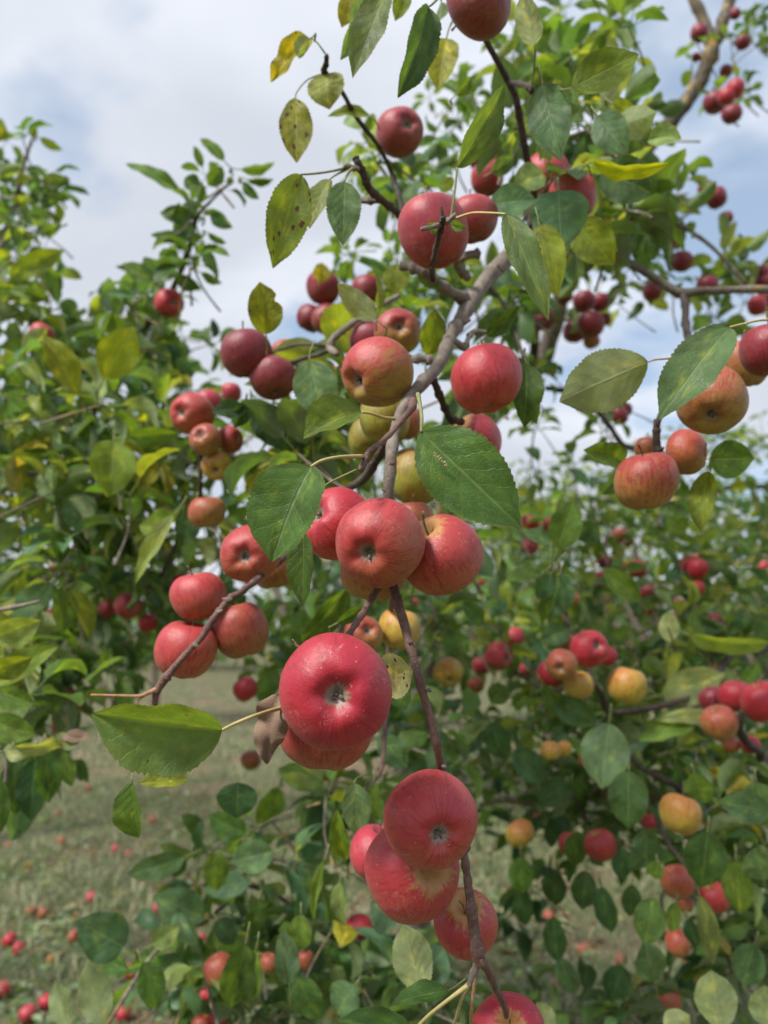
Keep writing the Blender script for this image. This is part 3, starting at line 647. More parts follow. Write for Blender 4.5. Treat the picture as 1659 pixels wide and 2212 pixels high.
HL((603, 1500, .54), (574, 1648, .53), 96, 'g', roll=30, fold=40, bend=45, wave=.12, twist=45, cup=.4, sick=.1, m=M_BROWN, pet=[(612, 1520, .55), (630, 1515, .56)], petm=M_BROWN, ny=60, label='curled dead brown leaf beside the biggest apple')
HL((636, 1385, .56), (650, 1396, .56), 14, 'g', roll=20, fold=40, m=M_BROWN, petm=M_BROWN, petw=1.5, wave=.05)
HL((815, 1470, .565), (892, 1448, .56), 100, 'p', fold=8, bend=14, tint=(.40, .42, .22), spots=1.6, wave=.02, shape=.95, label='pale spotted leaf right of the biggest apple', petw=3)
HL((650, 377, .70), (589, 580, .69), 96, 'y', roll=-8, fold=14, bend=10, spots=1.5, sick=-.05, pet=[(680, 375, .71), (715, 370, .73), (745, 363, .755)], petw=5, tint=(.14, .20, .028))
HL((712, 388, .73), (668, 494, .72), 54, 'l', roll=25, fold=18, bend=25, sick=-.08, pet=[(725, 378, .74), (745, 368, .755)], petw=4)
HL((744, 392, .72), (741, 530, .71), 76, 'g', fold=9, bend=12, pet=[(748, 380, .73), (756, 368, .74), (766, 362, .76)], petw=6, tint=(.075, .15, .06), shape=.8)
HL((638, 212, .82), (641, 352, .80), 72, 'o', pet=[(642, 198, .82), (665, 172, .83), (702, 158, .83)], petw=3, fold=8, bend=25, spots=2.1, tint=(.17, .19, .02), shape=1.0, wave=.014, label='yellowing leaf with brown spots against the cloud')
HL((704, 160, .82), (712, 237, .81), 84, 'l', pet=[(703, 157, .82), (702, 150, .82)], roll=12, fold=12, bend=40, spots=.8, tint=(.23, .27, .07), shape=.9)
HL((672, 82, .80), (585, 178, .80), 60, 'o', roll=30, fold=30, bend=45, spots=1.3, wave=.05, pet=[(685, 92, .80), (702, 115, .80)], petw=3)
HL((670, 84, .79), (640, 120, .77), 40, 'l', roll=-30, fold=20, under=True, bend=20, petw=3)
HL((836, -22, .68), (762, 170, .67), 84, 'm', roll=24, fold=26, bend=14, wave=.02, tint=(.12, .17, .07))
HL((800, -25, .74), (735, 130, .72), 70, 'b', roll=-30, fold=20, bend=20)
HL((760, -10, .78), (738, 60, .78), 44, 'o', fold=12, spots=1)
HL((925, 15, .68), (859, 212, .67), 92, 'd', roll=-28, fold=30, bend=18, wave=.02, pet=[(935, 8, .68), (950, -8, .69)], tint=(.045, .10, .035), petw=5)
HL((964, 84, .85), (945, 195, .84), 78, 'o', roll=10, fold=24, bend=18, spots=.5, tint=(.24, .26, .02), pet=[(970, 62, .85), (978, 45, .86)], petw=4)
HL((878, -25, .8), (853, 46, .8), 42, 'y', fold=20, spots=.8)
HL((953, 5, .85), (950, 45, .85), 34, 'b', roll=40, fold=20, under=True)
HL((987, 362, .655), (1090, 183, .66), 82, 'm', roll=32, fold=26, bend=18, sick=.04, tint=(.085, .15, .04), pet=[(984, 400, .65), (978, 445, .645), (975, 470, .645)], petw=5, spots=.4)
HL((800, 250, .9), (708, 252, .88), 34, 'y', roll=45, fold=18, bend=45, petw=2.5, pet=[(812, 262, .9), (820, 280, .92)])
HL((1093, 462, .60), (1184, 692, .58), 74, 'm', roll=-22, fold=16, bend=28, sick=-.05, tint=(.10, .165, .055), pet=[(1060, 460, .61), (1020, 460, .625), (986, 471, .64)], petw=5, spots=.3, petm=M_PET)
HL((1165, 488, .75), (1205, 640, .74), 92, 'y', roll=12, fold=14, bend=22, tint=(.17, .22, .02), spots=.6)
HL((1245, 480, .86), (1327, 572, .85), 92, 'y', fold=14, bend=18, tint=(.15, .20, .02))
HL((1206, 412, .80), (1212, 545, .79), 126, 'b', fold=5, bend=40, shape=.72, spots=.4)
HL((1172, 182, .75), (1212, 347, .73), 98, 'b', roll=10, fold=12, bend=20, shape=.9)
HL((1236, 190, .70), (1380, 117, .69), 88, 'm', roll=-18, fold=10, bend=12, tint=(.115, .175, .02), pet=[(1225, 192, .71), (1205, 195, .74)])
HL((1154, 96, .72), (1130, -22, .72), 62, 'l', roll=10, fold=20, bend=15, under=True, pet=[(1156, 120, .73), (1152, 160, .80), (1148, 190, .86)], petw=4)
HL((1282, 348, .80), (1446, 352, .78), 62, 'y', roll=52, fold=24, bend=40, tint=(.19, .24, .015), pet=[(1265, 358, .80), (1248, 375, .85)])
HL((1300, 368, .84), (1412, 420, .83), 100, 'd', roll=-10, fold=14, bend=25, tint=(.05, .10, .045))
HL((1292, 250, .86), (1356, 335, .84), 76, 'b', fold=10, bend=24, shape=.82)
HL((1330, 275, .92), (1418, 242, .9), 78, 'l', roll=-20, fold=20, under=True)
HL((1300, 225, .98), (1372, 135, 1.0), 60, 'l', roll=20, fold=15, under=True, bend=25)
HL((1325, 225, .95), (1395, 262, .93), 70, 'y', roll=30, fold=24, spots=1.0)
HL((1402, 300, .92), (1472, 300, .9), 62, 'l', roll=-30, fold=30, bend=30)
HL((1058, 442, .86), (1158, 432, .84), 74, 'b', roll=-20, fold=12, bend=22)
HL((1172, 372, .92), (1108, 408, .9), 66, 'l', roll=15, fold=14, bend=22)
HL((1062, 372, .95), (1110, 340, .95), 40, 'b', roll=15, fold=14, bend=22)
HL((1400, 782, .68), (1208, 868, .67), 132, 'l', roll=-6, fold=6, bend=14, under=True, shape=.88, tint=(.15, .20, .06), pet=[(1415, 777, .68), (1438, 775, .69), (1460, 772, .7)], petw=4, petm=M_PETR, label='pale leaf seen from its underside against the sky')
HL((1576, 707, .66), (1424, 908, .65), 122, 'b', roll=22, fold=20, bend=20, pet=[(1605, 700, .665), (1640, 692, .67), (1680, 690, .68)], petw=5, petm=M_PET, tint=(.085, .155, .065))
HL((1348, 1000, .82), (1260, 972, .80), 66, 'm', roll=20, fold=30, bend=38, wave=.04)
HL((1352, 1004, .86), (1300, 1068, .85), 56, 'b', roll=-30, fold=26, bend=30)
HL((1532, 992, .80), (1630, 990, .79), 84, 'g', roll=8, fold=8, bend=14, tint=(.07, .14, .03), shape=.82)
HL((1529, 1018, .78), (1514, 1150, .77), 62, 'm', roll=20, fold=20, bend=18, tint=(.14, .19, .03))
HL((1136, 786, .76), (1132, 924, .75), 74, 'd', roll=-14, fold=24, bend=34, tint=(.05, .105, .02))
HL((1140, 800, .80), (1160, 915, .80), 60, 'm', roll=30, fold=20, bend=34)
HL((575, 722, .80), (561, 609, .79), 84, 'o', roll=12, fold=26, bend=18, tint=(.15, .18, .02), spots=1.0, notch=.3)
HL((812, 690, .80), (729, 612, .79), 56, 'l', roll=14, fold=10, bend=15, under=True, tint=(.20, .25, .10))
HL((815, 678, .86), (812, 590, .86), 32, 'l', roll=50, fold=30, bend=30, sick=.1)
HL((856, 574, 1.0), (855, 636, 1.0), 60, 'y', fold=8, bend=20)
HL((925, 768, .86), (940, 667, .85), 62, 'y', roll=20, fold=16, bend=22, tint=(.14, .20, .02))
HL((1052, 726, .80), (1121, 659, .79), 44, 'd', roll=18, fold=24, bend=18, tint=(.05, .10, .025))
HL((908, 580, .84), (950, 625, .83), 40, 'm', roll=10, fold=14)
HL((530, 882, 1.0), (457, 890, .98), 46, 'd', roll=20, fold=14, bend=24)
HL((528, 868, 1.0), (505, 925, 1.0), 46, 'd', roll=-20, fold=24, bend=24)
HL((556, 870, 1.1), (612, 972, 1.1), 78, 'd', fold=14, bend=24)
HL((600, 880, 1.2), (650, 960, 1.2), 70, 'g', roll=30, fold=14, bend=24)
HL((690, 610, 1.3), (695, 567, 1.3), 42, 'o', roll=20, fold=20)
HL((944, 500, .66), (920, 484, .65), 26, 'm', roll=20, fold=24, petw=2); HL((975, 484, .66), (1008, 490, .65), 26, 'm', roll=20, fold=24, petw=2)
HL((985, 205, .9), (1020, 165, .9), 34, 'g', roll=35, fold=20); HL((975, 410, 1.0), (955, 388, 1.0), 40, 'y', fold=20)
HL((1040, 1350, 1.0), (1000, 1300, 1.0), 44, 'g', roll=20, fold=20); HL((730, 1345, .75), (800, 1300, .74), 36, 'g', roll=30, fold=20)
HL((750, 1270, .8), (650, 1385, .85), 74, 'g', roll=-30, fold=26, bend=25)
# bottom group
HL((914, 2147, .72), (872, 1996, .73), 92, 'l', roll=8, fold=10, bend=12, under=True, tint=(.20, .27, .10), shape=.95, label='pale upright leaf below the lowest apples')
HL((968, 2140, .60), (845, 2170, .59), 56, 'd', roll=36, fold=20, bend=20, pet=[(985, 2130, .59), (1005, 2115, .57)], tint=(.04, .10, .022))
HL((890, 2232, .58), (727, 2205, .57), 74, 'g', roll=14, fold=22, bend=20, pet=[(925, 2195, .57), (975, 2155, .56), (1012, 2128, .56)], petw=9, petm=M_PET, tint=(.05, .12, .03))
HL((965, 2260, .58), (1000, 2340, .58), 60, 'g', pet=[(985, 2200, .57), (1000, 2150, .56), (1012, 2130, .56)], petw=7, petm=M_PET)
HL((1020, 2260, .58), (1015, 2330, .58), 60, 'g', pet=[(1018, 2200, .57), (1022, 2150, .56), (1026, 2095, .56)], petw=8, petm=M_PETR)
HL((765, 1692, .78), (773, 1808, .77), 64, 'b', roll=-12, fold=10, bend=20, tint=(.12, .20, .09), pet=[(772, 1680, .8), (800, 1670, .86)])
HL((808, 1690, .82), (820, 1775, .82), 40, 'm', roll=24, fold=20, bend=20)
HL((745, 1856, .80), (728, 1748, .79), 50, 'm', roll=-20, fold=24, bend=30, tint=(.12, .19, .02))
HL((268, 2046, 1.0), (164, 1988, .98), 100, 'b', roll=0, fold=4, bend=12, shape=.7, tint=(.065, .135, .07))
HL((212, 2066, 1.05), (278, 2095, 1.04), 50, 'g', roll=20, fold=12)
HL((222, 2215, .96), (190, 2072, .97), 72, 'l', roll=10, fold=8, bend=14, under=True, tint=(.19, .27, .11))
HL((147, 2218, .98), (119, 2116, 1.0), 52, 'l', roll=14, fold=14, under=True, tint=(.17, .25, .10))
HL((308, 2080, 1.0), (338, 2180, 1.0), 66, 'g', roll=-20, fold=18, bend=28, spots=.4)
HL((330, 2040, 1.05), (388, 2000, 1.04), 50, 'l', roll=10, fold=14)
HL((530, 2040, .9), (500, 2175, .92), 84, 'g', roll=-6, fold=16, bend=24, spots=.5)
HL((553, 2052, .9), (545, 2160, .92), 60, 'm', roll=26, fold=20, bend=24)
HL((625, 2126, .85), (610, 2006, .86), 56, 'b', roll=8, fold=12, bend=20, tint=(.08, .14, .075))
HL((514, 1690, .95), (512, 1768, .95), 88, 'd', roll=6, fold=6, bend=20, shape=.75)
HL((650, 1975, .95), (655, 2050, .95), 56, 'm', roll=20, fold=18, bend=30)
HL((700, 1860, .9), (678, 1990, .92), 34, 'm', roll=40, fold=26, bend=30, sick=.05)
HL((735, 1905, 1.0), (745, 2000, 1.0), 46, 'l', roll=40, fold=26, bend=24)
HL((640, 2110, 1.0), (690, 2200, 1.0), 66, 'g', roll=10, fold=14, bend=24)
HL((765, 2130, 1.0), (725, 2190, 1.0), 80, 'b', roll=14, fold=12, bend=20, shape=.75)
HL((1195, 2230, .9), (1160, 2165, .9), 50, 'l', roll=10, fold=14, under=True)
HL((860, 1990, 1.1), (800, 1950, 1.1), 90, 'b', roll=10, fold=8, bend=14, tint=(.07, .14, .08))
HL((960, 2050, 1.15), (905, 2120, 1.15), 90, 'b', roll=10, fold=8, bend=14, tint=(.07, .14, .08))
HL((850, 1480, .9), (880, 1530, .9), 50, 'g', fold=14); HL((820, 1590, 1.0), (880, 1660, 1.0), 60, 'b', fold=14)
for bu, bv, tu, tv, wd, kd in ((400, 1850, 275, 1890, 58, 'b'), (400, 1880, 372, 1862, 44, 'd'), (442, 1982, 335, 1935, 84, 'b'), (380, 2020, 352, 2045, 44, 'm'), (590, 1840, 500, 1860, 72, 'b'),
                               (460, 1840, 470, 1925, 60, 'm'), (540, 1905, 440, 1925, 56, 'b'), (470, 1985, 505, 2040, 50, 'd'), (430, 2060, 400, 2130, 52, 'y'), (560, 1945, 540, 2030, 44, 'g'),
                               (600, 1700, 560, 1790, 60, 'm'), (700, 1690, 600, 1660, 60, 'g'), (530, 1800, 450, 1760, 64, 'g')):
    dd = 1.15+.3*random.random(); HL((bu, bv, dd), (tu, tv, dd), wd, kd, roll=random.uniform(-25, 25), fold=12, bend=22)

def fill(fo, u, v, ru, rv, d0, d1, n, mix, L=.076, nl=(4, 7), ax=(0, 0, .6), r=random.Random(99), twig=.10):
    for i in range(n):
        a = r.random()*6.28; q = math.sqrt(r.random())
        c = P(u+ru*q*math.cos(a), v+rv*q*math.sin(a), r.uniform(d0, d1))
        axis = Vector(ax)+Vector((r.uniform(-1, 1), r.uniform(-1, 1), r.uniform(-.5, .6)))
        fo.rosette(c, axis, r.randint(*nl), L, mix, r, twig)
GM = ['g', 'g', 'b', 'b', 'm', 'm', 'y', 'd', 'l']
DK = ['g', 'g', 'b', 'b', 'd', 'm', 'm', 'g']
YG = ['m', 'y', 'm', 'l', 'g', 'b']
UP_R = ['b', 'b', 'm', 'l', 'g', 'g', 'm', 'd']
fill(hf, 1270, 110, 110, 110, 1.3, 2.0, 16, YG); fill(hf, 1240, 300, 160, 110, 1.0, 1.7, 20, UP_R)
fill(hf, 1300, 470, 120, 110, 1.1, 1.8, 20, UP_R); fill(hf, 1130, 130, 60, 80, 1.4, 2.2, 6, YG)
fill(hf, 1060, 270, 100, 90, 1.6, 2.6, 10, UP_R, L=.06); fill(hf, 960, 190, 60, 50, 2.4, 3.0, 5, ['m', 'g'], L=.06)
fill(hf, 790, 340, 60, 35, 1.3, 1.7, 4, ['l', 'm'], L=.06); fill(hf, 900, 400, 80, 50, 1.2, 1.8, 6, UP_R)
fill(hf, 800, 560, 70, 40, 1.7, 2.3, 6, ['g', 'm', 'b'], L=.06); fill(hf, 920, 620, 110, 70, 1.3, 2.0, 12, GM)
fill(hf, 1100, 640, 100, 90, 1.4, 2.1, 12, GM); fill(hf, 1430, 430, 60, 60, 1.6, 2.2, 8, UP_R)
fill(hf, 1500, 560, 130, 70, 1.8, 2.4, 10, GM); fill(hf, 1420, 640, 150, 40, 1.7, 2.3, 6, GM); fill(hf, 1590, 700, 80, 60, 1.8, 2.4, 6, GM)
fill(hf, 1620, 60, 60, 60, 2.1, 2.5, 6, ['g', 'm', 'd'], L=.055); fill(hf, 1580, 200, 50, 50, 2.1, 2.5, 4, ['g', 'd', 'm'], L=.055); fill(hf, 1480, 120, 30, 60, 2.1, 2.4, 2, ['m'], L=.05)
fill(hf, 1340, 880, 60, 60, 1.7, 2.4, 5, ['g', 'm'], L=.06); fill(hf, 1200, 960, 60, 80, 1.8, 2.4, 5, ['g', 'm', 'b'], L=.06)
fill(hf, 620, 940, 90, 80, 1.0, 1.5, 12, ['g', 'd', 'b', 'm', 'o']); fill(hf, 760, 860, 70, 60, 1.0, 1.3, 6, ['g', 'd', 'y']); fill(hf, 1000, 870, 60, 60, 1.1, 1.4, 4, DK)
fill(hf, 780, 960, 130, 80, 1.05, 1.5, 10, ['b', 'd', 'g']); fill(hf, 620, 1060, 90, 50, 1.2, 1.8, 8, GM); fill(hf, 900, 1160, 150, 60, 1.2, 2.0, 12, GM)
fill(hf, 800, 1330, 180, 110, 1.4, 2.4, 26, DK); fill(hf, 1000, 1380, 110, 90, 1.7, 2.4, 14, GM); fill(hf, 620, 1420, 110, 60, 1.6, 2.4, 14, DK)
fill(hf, 930, 1600, 120, 120, 1.3, 2.0, 20, GM+['g', 'b']); fill(hf, 700, 1760, 130, 80, 1.3, 1.8, 8, GM)
fill(hf, 560, 1860, 180, 100, 1.3, 1.8, 12, ['b', 'b', 'm', 'g', 'l'], ax=(0, -.5, -.2)); fill(hf, 620, 2060, 210, 90, 1.2, 1.7, 17, ['b', 'd', 'g', 'm', 'l']); fill(hf, 400, 2120, 120, 90, 1.2, 1.6, 9, ['b', 'm', 'g'])
fill(hf, 700, 2180, 300, 50, 1.1, 1.6, 16, ['g', 'b', 'd']); fill(hf, 960, 2140, 120, 60, 1.1, 1.6, 8, ['b', 'd', 'g'])
fill(hf, 1190, 560, 70, 120, 1.2, 2.1, 8, GM); fill(hf, 1170, 860, 50, 60, 1.6, 2.3, 4, GM, L=.06); fill(hf, 1400, 300, 60, 60, 1.6, 2.15, 6, UP_R, L=.065)
hf.build()

# ------------------------------------------------------------------ left tree
LB = groundpt(-480, 2.6)
left = thing('apple_tree', LB, 'leafy apple tree reaching in from the left edge with a thin shoot against the sky', 'apple tree')
lf = Foliage(left)
V, F, UV = tube_data(spline([(LB+Vector((0, 0, -.1)), .06), (LB+Vector((.02, 0, .5)), .05), (LB+Vector((.08, 0, 1.1)), .045), (LB+Vector((.05, .05, 1.7)), .036), (LB+Vector((.15, .05, 2.5)), .02)], 6), 12, .15, 2)
link('trunk', new_mesh('trunk', V, F, [B_LIMB], UV), left)
lp = lambda dz, dx=.06: (LB+Vector((dx, .02, dz)))
def ltube(a, ra, rest, m=B_LIMB):
    pts = [(a, ra)]+[(P(u, v, d), size_at(w_, d)/2) for u, v, d, w_ in rest]
    V, F, UV = tube_data(spline(pts, 6), 9, .2, int(ra*1e5)); return link('branch', new_mesh('branch', V, F, [m], UV), left)
ltube(lp(1.3), .02, [(-60, 1150, 2.2, 26), (100, 1060, 2.0, 22), (200, 1000, 1.9, 14), (210, 930, 1.85, 11), (203, 885, 1.8, 9), (205, 840, 1.8, 6)], B_DARK)
ltube(lp(1.5), .022, [(-40, 900, 2.2, 20), (120, 840, 2.1, 18), (250, 760, 2.0, 15), (330, 690, 1.8, 13), (375, 620, 1.6, 12), (410, 530, 1.55, 11), (425, 470, 1.5, 9), (455, 435, 1.5, 6), (492, 400, 1.5, 4)], B_DARK)
ltube(lp(1.9), .018, [(-60, 620, 2.1, 16), (20, 480, 2.1, 12), (50, 360, 2.1, 9), (70, 300, 2.1, 6)])
ltube(lp(1.1), .02, [(-40, 1290, 2.2, 20), (140, 1240, 2.0, 12), (210, 1215, 1.9, 9), (320, 1270, 1.7, 8), (400, 1130, 1.25, 7), (430, 1085, 1.15, 8), (432, 1040, 1.12, 9), (433, 980, 1.12, 9)], B_DARK)
ltube(lp(.9), .016, [(-40, 1500, 1.8, 16), (120, 1480, 1.7, 10), (240, 1440, 1.6, 7)], B_DARK)
V, F, UV = tube_data(spline([(P(-30, 1322, .9), .003), (P(30, 1312, .9), .0026), (P(86, 1299, .9), .0015)], 5), 7, .3, 3); link('twig', new_mesh('twig', V, F, [B_GREY], UV), left)
def LL(*a, **k): return hero_leaf(left, *a, **k)
LL((390, 415, 1.5), (272, 355, 1.5), 38, 'm', roll=40, fold=20, bend=35, sick=.05, petw=3); LL((484, 347, 1.5), (432, 299, 1.5), 30, 'm', roll=30, fold=20, bend=20); LL((520, 366, 1.5), (594, 350, 1.5), 32, 'g', roll=45, fold=20, bend=40)
LL((535, 388, 1.5), (592, 386, 1.5), 26, 'g', roll=45, fold=20, bend=40); LL((430, 405, 1.5), (398, 385, 1.5), 40, 'g', roll=10, fold=20); LL((450, 400, 1.5), (480, 360, 1.5), 38, 'g', roll=10, fold=20, bend=50); LL((525, 395, 1.5), (560, 430, 1.5), 28, 'g', roll=30, fold=20)
LL((420, 470, 1.5), (345, 460, 1.5), 40, 'g', roll=10, fold=16, bend=30); LL((425, 465, 1.5), (395, 440, 1.5), 40, 'b', roll=10, fold=16); LL((415, 480, 1.5), (375, 510, 1.5), 48, 'b', roll=10, fold=14); LL((455, 462, 1.5), (503, 492, 1.5), 32, 'b', roll=20, fold=20, bend=30)
LL((450, 505, 1.5), (490, 525, 1.5), 22, 'g', roll=40, fold=20); LL((415, 520, 1.5), (325, 508, 1.5), 30, 'g', roll=30, fold=20); LL((440, 540, 1.5), (470, 590, 1.5), 30, 'g', roll=10, fold=20); LL((435, 590, 1.5), (480, 612, 1.5), 26, 'g', roll=40, fold=16)
LL((330, 610, 1.5), (265, 568, 1.5), 40, 'm', roll=20, fold=10); LL((345, 600, 1.5), (310, 555, 1.5), 40, 'g', roll=20, fold=10); LL((380, 600, 1.5), (435, 622, 1.5), 36, 'g', roll=20, fold=20); LL((290, 640, 1.5), (230, 632, 1.5), 22, 'b', roll=30, fold=20); LL((380, 540, 1.5), (352, 600, 1.5), 34, 'm', roll=20)
LL((225, 818, 1.15), (290, 706, 1.13), 88, 'y', roll=-8, fold=8, bend=15, tint=(.20, .26, .025), shape=.95, label='broad yellow green leaf lit through beside the gap')
LL((168, 848, 1.15), (92, 720, 1.13), 66, 'y', roll=14, fold=22, bend=25, wave=.04, spots=.7); LL((246, 952, 1.15), (232, 1075, 1.12), 98, 'm', roll=-10, fold=12, bend=45, tint=(.15, .23, .03))
LL((178, 1065, 1.3), (170, 1150, 1.3), 76, 'b', roll=10, fold=12, bend=24); LL((22, 598, 1.5), (140, 540, 1.5), 52, 'y', roll=-10, fold=16, bend=26, tint=(.15, .22, .03)); LL((85, 640, 1.6), (20, 626, 1.6), 34, 'm', roll=30, fold=20); LL((50, 632, 1.6), (108, 640, 1.6), 32, 'g', roll=30, fold=20, bend=40)
LL((88, 300, 2.0), (136, 324, 2.0), 22, 'y', roll=20, fold=20); LL((70, 298, 2.0), (73, 268, 2.0), 18, 'y', roll=10); LL((90, 395, 2.0), (150, 388, 2.0), 36, 'l', fold=14); LL((100, 412, 2.0), (152, 430, 2.0), 30, 'm', roll=20, fold=20); LL((-5, 300, 1.9), (12, 272, 1.9), 26, 'y')
LL((280, 555+200, 1.6), (300, 880, 1.6), 40, 'g', roll=20); LL((140, 900, 1.5), (60, 830, 1.5), 66, 'd', roll=20, fold=12); LL((60, 1000, 1.6), (10, 930, 1.6), 80, 'd', roll=20, fold=12)
LL((375, 1112, 1.0), (292, 1262, 1.0), 44, 'l', roll=30, fold=26, bend=30, tint=(.22, .29, .08)); LL((448, 1160, 1.4), (448, 1192, 1.4), 44, 'p', fold=10); LL((420, 1090, 1.15), (395, 1180, 1.15), 60, 'd', roll=10, fold=14); LL((360, 1150, 1.2), (300, 1135, 1.2), 50, 'y', roll=20, fold=20)
LL((275, 945, 1.3), (385, 935, 1.3), 50, 'm', roll=20, fold=20); LL((20, 1020, 1.4), (115, 1045, 1.4), 40, 'y', roll=20, fold=20)
LL((-15, 1470, .9), (128, 1395, .88), 66, 'y', roll=-14, fold=20, bend=22, tint=(.15, .23, .035)); LL((-10, 1380, .9), (88, 1340, .9), 74, 'l', roll=12, fold=20, bend=28, tint=(.22, .30, .09)); LL((-20, 1450, .86), (70, 1420, .86), 60, 'y', roll=24, fold=20, bend=22); LL((-20, 1330, .9), (30, 1350, .9), 40, 'y', roll=20)
LL((-10, 1490, .95), (75, 1520, .95), 56, 'm', roll=14, fold=20, bend=22); LL((-20, 1555, .95), (80, 1590, .95), 60, 'm', roll=10, fold=16, bend=26); LL((5, 1622, .9), (192, 1588, .9), 44, 'l', roll=30, fold=20, bend=20, spots=.0, wave=.06, tint=(.22, .27, .12))
LL((192, 1590, .898), (130, 1592, .897), 30, 'g', m=M_BROWN, petm=M_BROWN, petw=1, roll=20, fold=10, wave=.04)
LL((30, 1640, 1.1), (35, 1760, 1.1), 66, 'd', fold=12, bend=20); LL((75, 1640, 1.1), (68, 1772, 1.1), 70, 'd', roll=14, fold=12, bend=20); LL((100, 1620, 1.1), (105, 1735, 1.1), 60, 'g', roll=-14, fold=12, bend=20); LL((-5, 1680, .9), (2, 1800, .9), 44, 'g', fold=12, bend=20); LL((140, 1625, 1.2), (155, 1700, 1.2), 40, 'm', roll=20, fold=14)
fill(lf, 40, 400, 70, 120, 1.9, 2.4, 15, GM, L=.07); fill(lf, 20, 580, 90, 100, 1.6, 2.3, 15, GM); fill(lf, 60, 720, 110, 90, 1.5, 2.3, 20, GM)
fill(lf, 300, 680, 90, 60, 1.6, 2.2, 12, DK); fill(lf, 200, 760, 150, 70, 1.7, 2.4, 26, GM); fill(lf, 380, 760, 90, 60, 1.9, 2.5, 10, GM)
fill(lf, 150, 930, 220, 120, 1.3, 2.1, 44, GM+['m', 'y', 'd']); fill(lf, 380, 940, 130, 100, 1.4, 2.1, 20, GM+['g']); fill(lf, 200, 1130, 280, 120, 1.2, 2.0, 50, GM+['g', 'm'])
fill(lf, 150, 1330, 260, 130, 1.4, 2.4, 60, DK+['b']); fill(lf, 430, 1300, 110, 120, 1.6, 2.4, 18, DK); fill(lf, 60, 1560, 110, 120, 1.3, 1.8, 18, DK); fill(lf, 200, 1450, 120, 80, 1.6, 2.2, 12, DK)
fill(lf, 30, 1440, 70, 90, 1.0, 1.3, 6, ['y', 'm', 'l'])
fill(lf, 480, 385, 40, 20, 1.48, 1.55, 2, ['g', 'm'], L=.045, nl=(2, 4)); fill(lf, 425, 480, 25, 40, 1.47, 1.55, 3, ['g', 'b', 'm'], L=.05, nl=(3, 4)); fill(lf, 395, 565, 45, 30, 1.45, 1.6, 3, ['g', 'b', 'm'], L=.06); fill(lf, 330, 640, 60, 20, 1.5, 1.8, 4, ['g', 'b', 'm'], L=.06)
lf.build()

# ------------------------------------------------------------------ right tree
RB = groundpt(2050, 2.4)
right = thing('apple_tree', RB, 'heavily fruited apple tree filling the lower right with a level grey limb', 'apple tree')
rf = Foliage(right)
V, F, UV = tube_data(spline([(RB+Vector((0, 0, -.1)), .07), (RB+Vector((-.02, 0, .5)), .06), (RB+Vector((-.05, 0, .9)), .055), (RB+Vector((0, .05, 1.5)), .045), (RB+Vector((.1, .1, 2.2)), .03)], 6), 12, .15, 4)
link('trunk', new_mesh('trunk', V, F, [B_LIMB], UV), right)
def rtube(dz, ra, rest, m=B_LIMB, name='branch'):
    a = [] if dz is None else [(RB+Vector((-.04, .02, dz)), ra)]
    pts = a+[(P(u, v, d), size_at(w_, d)/2) for u, v, d, w_ in rest]
    V, F, UV = tube_data(spline(pts, 6), 9, .25, int(rest[0][0])); return link(name, new_mesh(name, V, F, [m], UV), right)
rtube(.8, .022, [(1700, 1735, 2.0, 34), (1560, 1738, 1.9, 28), (1440, 1722, 1.9, 26), (1330, 1716, 1.9, 26), (1245, 1718, 1.95, 22), (1170, 1732, 2.0, 20), (1095, 1727, 2.0, 16), (1040, 1738, 2.1, 10)])
rtube(None, 0, [(1500, 1738, 1.5, 14), (1462, 1700, 1.45, 13), (1420, 1678, 1.4, 12), (1375, 1650, 1.4, 10), (1350, 1610, 1.4, 8)], B_DARK)
rtube(None, 0, [(1412, 1738, 1.6, 13), (1428, 1790, 1.4, 12), (1450, 1830, 1.35, 10), (1480, 1880, 1.3, 8), (1430, 1935, 1.25, 7), (1442, 1995, 1.25, 5)], B_DARK, 'twig')
rtube(None, 0, [(1245, 1735, 1.9, 10), (1270, 1775, 1.7, 8), (1285, 1795, 1.6, 6)], B_DARK, 'twig')
rtube(None, 0, [(1190, 1850, 1.8, 5), (1185, 1930, 1.7, 6), (1200, 1970, 1.6, 6)], B_DARK, 'twig')
rtube(1.5, .016, [(1680, 1390, 2.0, 18), (1600, 1400, 1.7, 14), (1500, 1500, 1.5, 12), (1330, 1540, 1.45, 13), (1300, 1500, 1.4, 12), (1275, 1460, 1.4, 11), (1240, 1380, 1.5, 8), (1222, 1325, 1.6, 7)], B_DARK)
rtube(1.3, .014, [(1700, 1600, 1.6, 14), (1640, 1620, 1.35, 16), (1605, 1590, 1.32, 18), (1600, 1545, 1.3, 14), (1650, 1465, 1.3, 7), (1655, 1440, 1.3, 5)], B_DARK)
rtube(None, 0, [(1275, 1470, 1.45, 9), (1180, 1490, 1.6, 7), (1100, 1440, 1.8, 6), (1080, 1410, 1.8, 6)], B_DARK, 'twig')
rtube(1.7, .014, [(1700, 1350, 2.6, 14), (1540, 1340, 2.6, 12), (1480, 1240, 2.7, 11), (1440, 1180, 2.7, 11), (1420, 1110, 2.8, 9)], B_DARK)
rtube(None, 0, [(1190, 1226, 1.1, 9), (1200, 1250, 1.15, 8), (1225, 1330, 1.35, 7)], B_GREY, 'twig')
rtube(None, 0, [(1290, 1080, 2.6, 9), (1450, 1085, 2.6, 10), (1560, 1055, 2.6, 11), (1700, 1050, 2.6, 12)], B_DARK)
def RL(*a, **k): return hero_leaf(right, *a, **k)
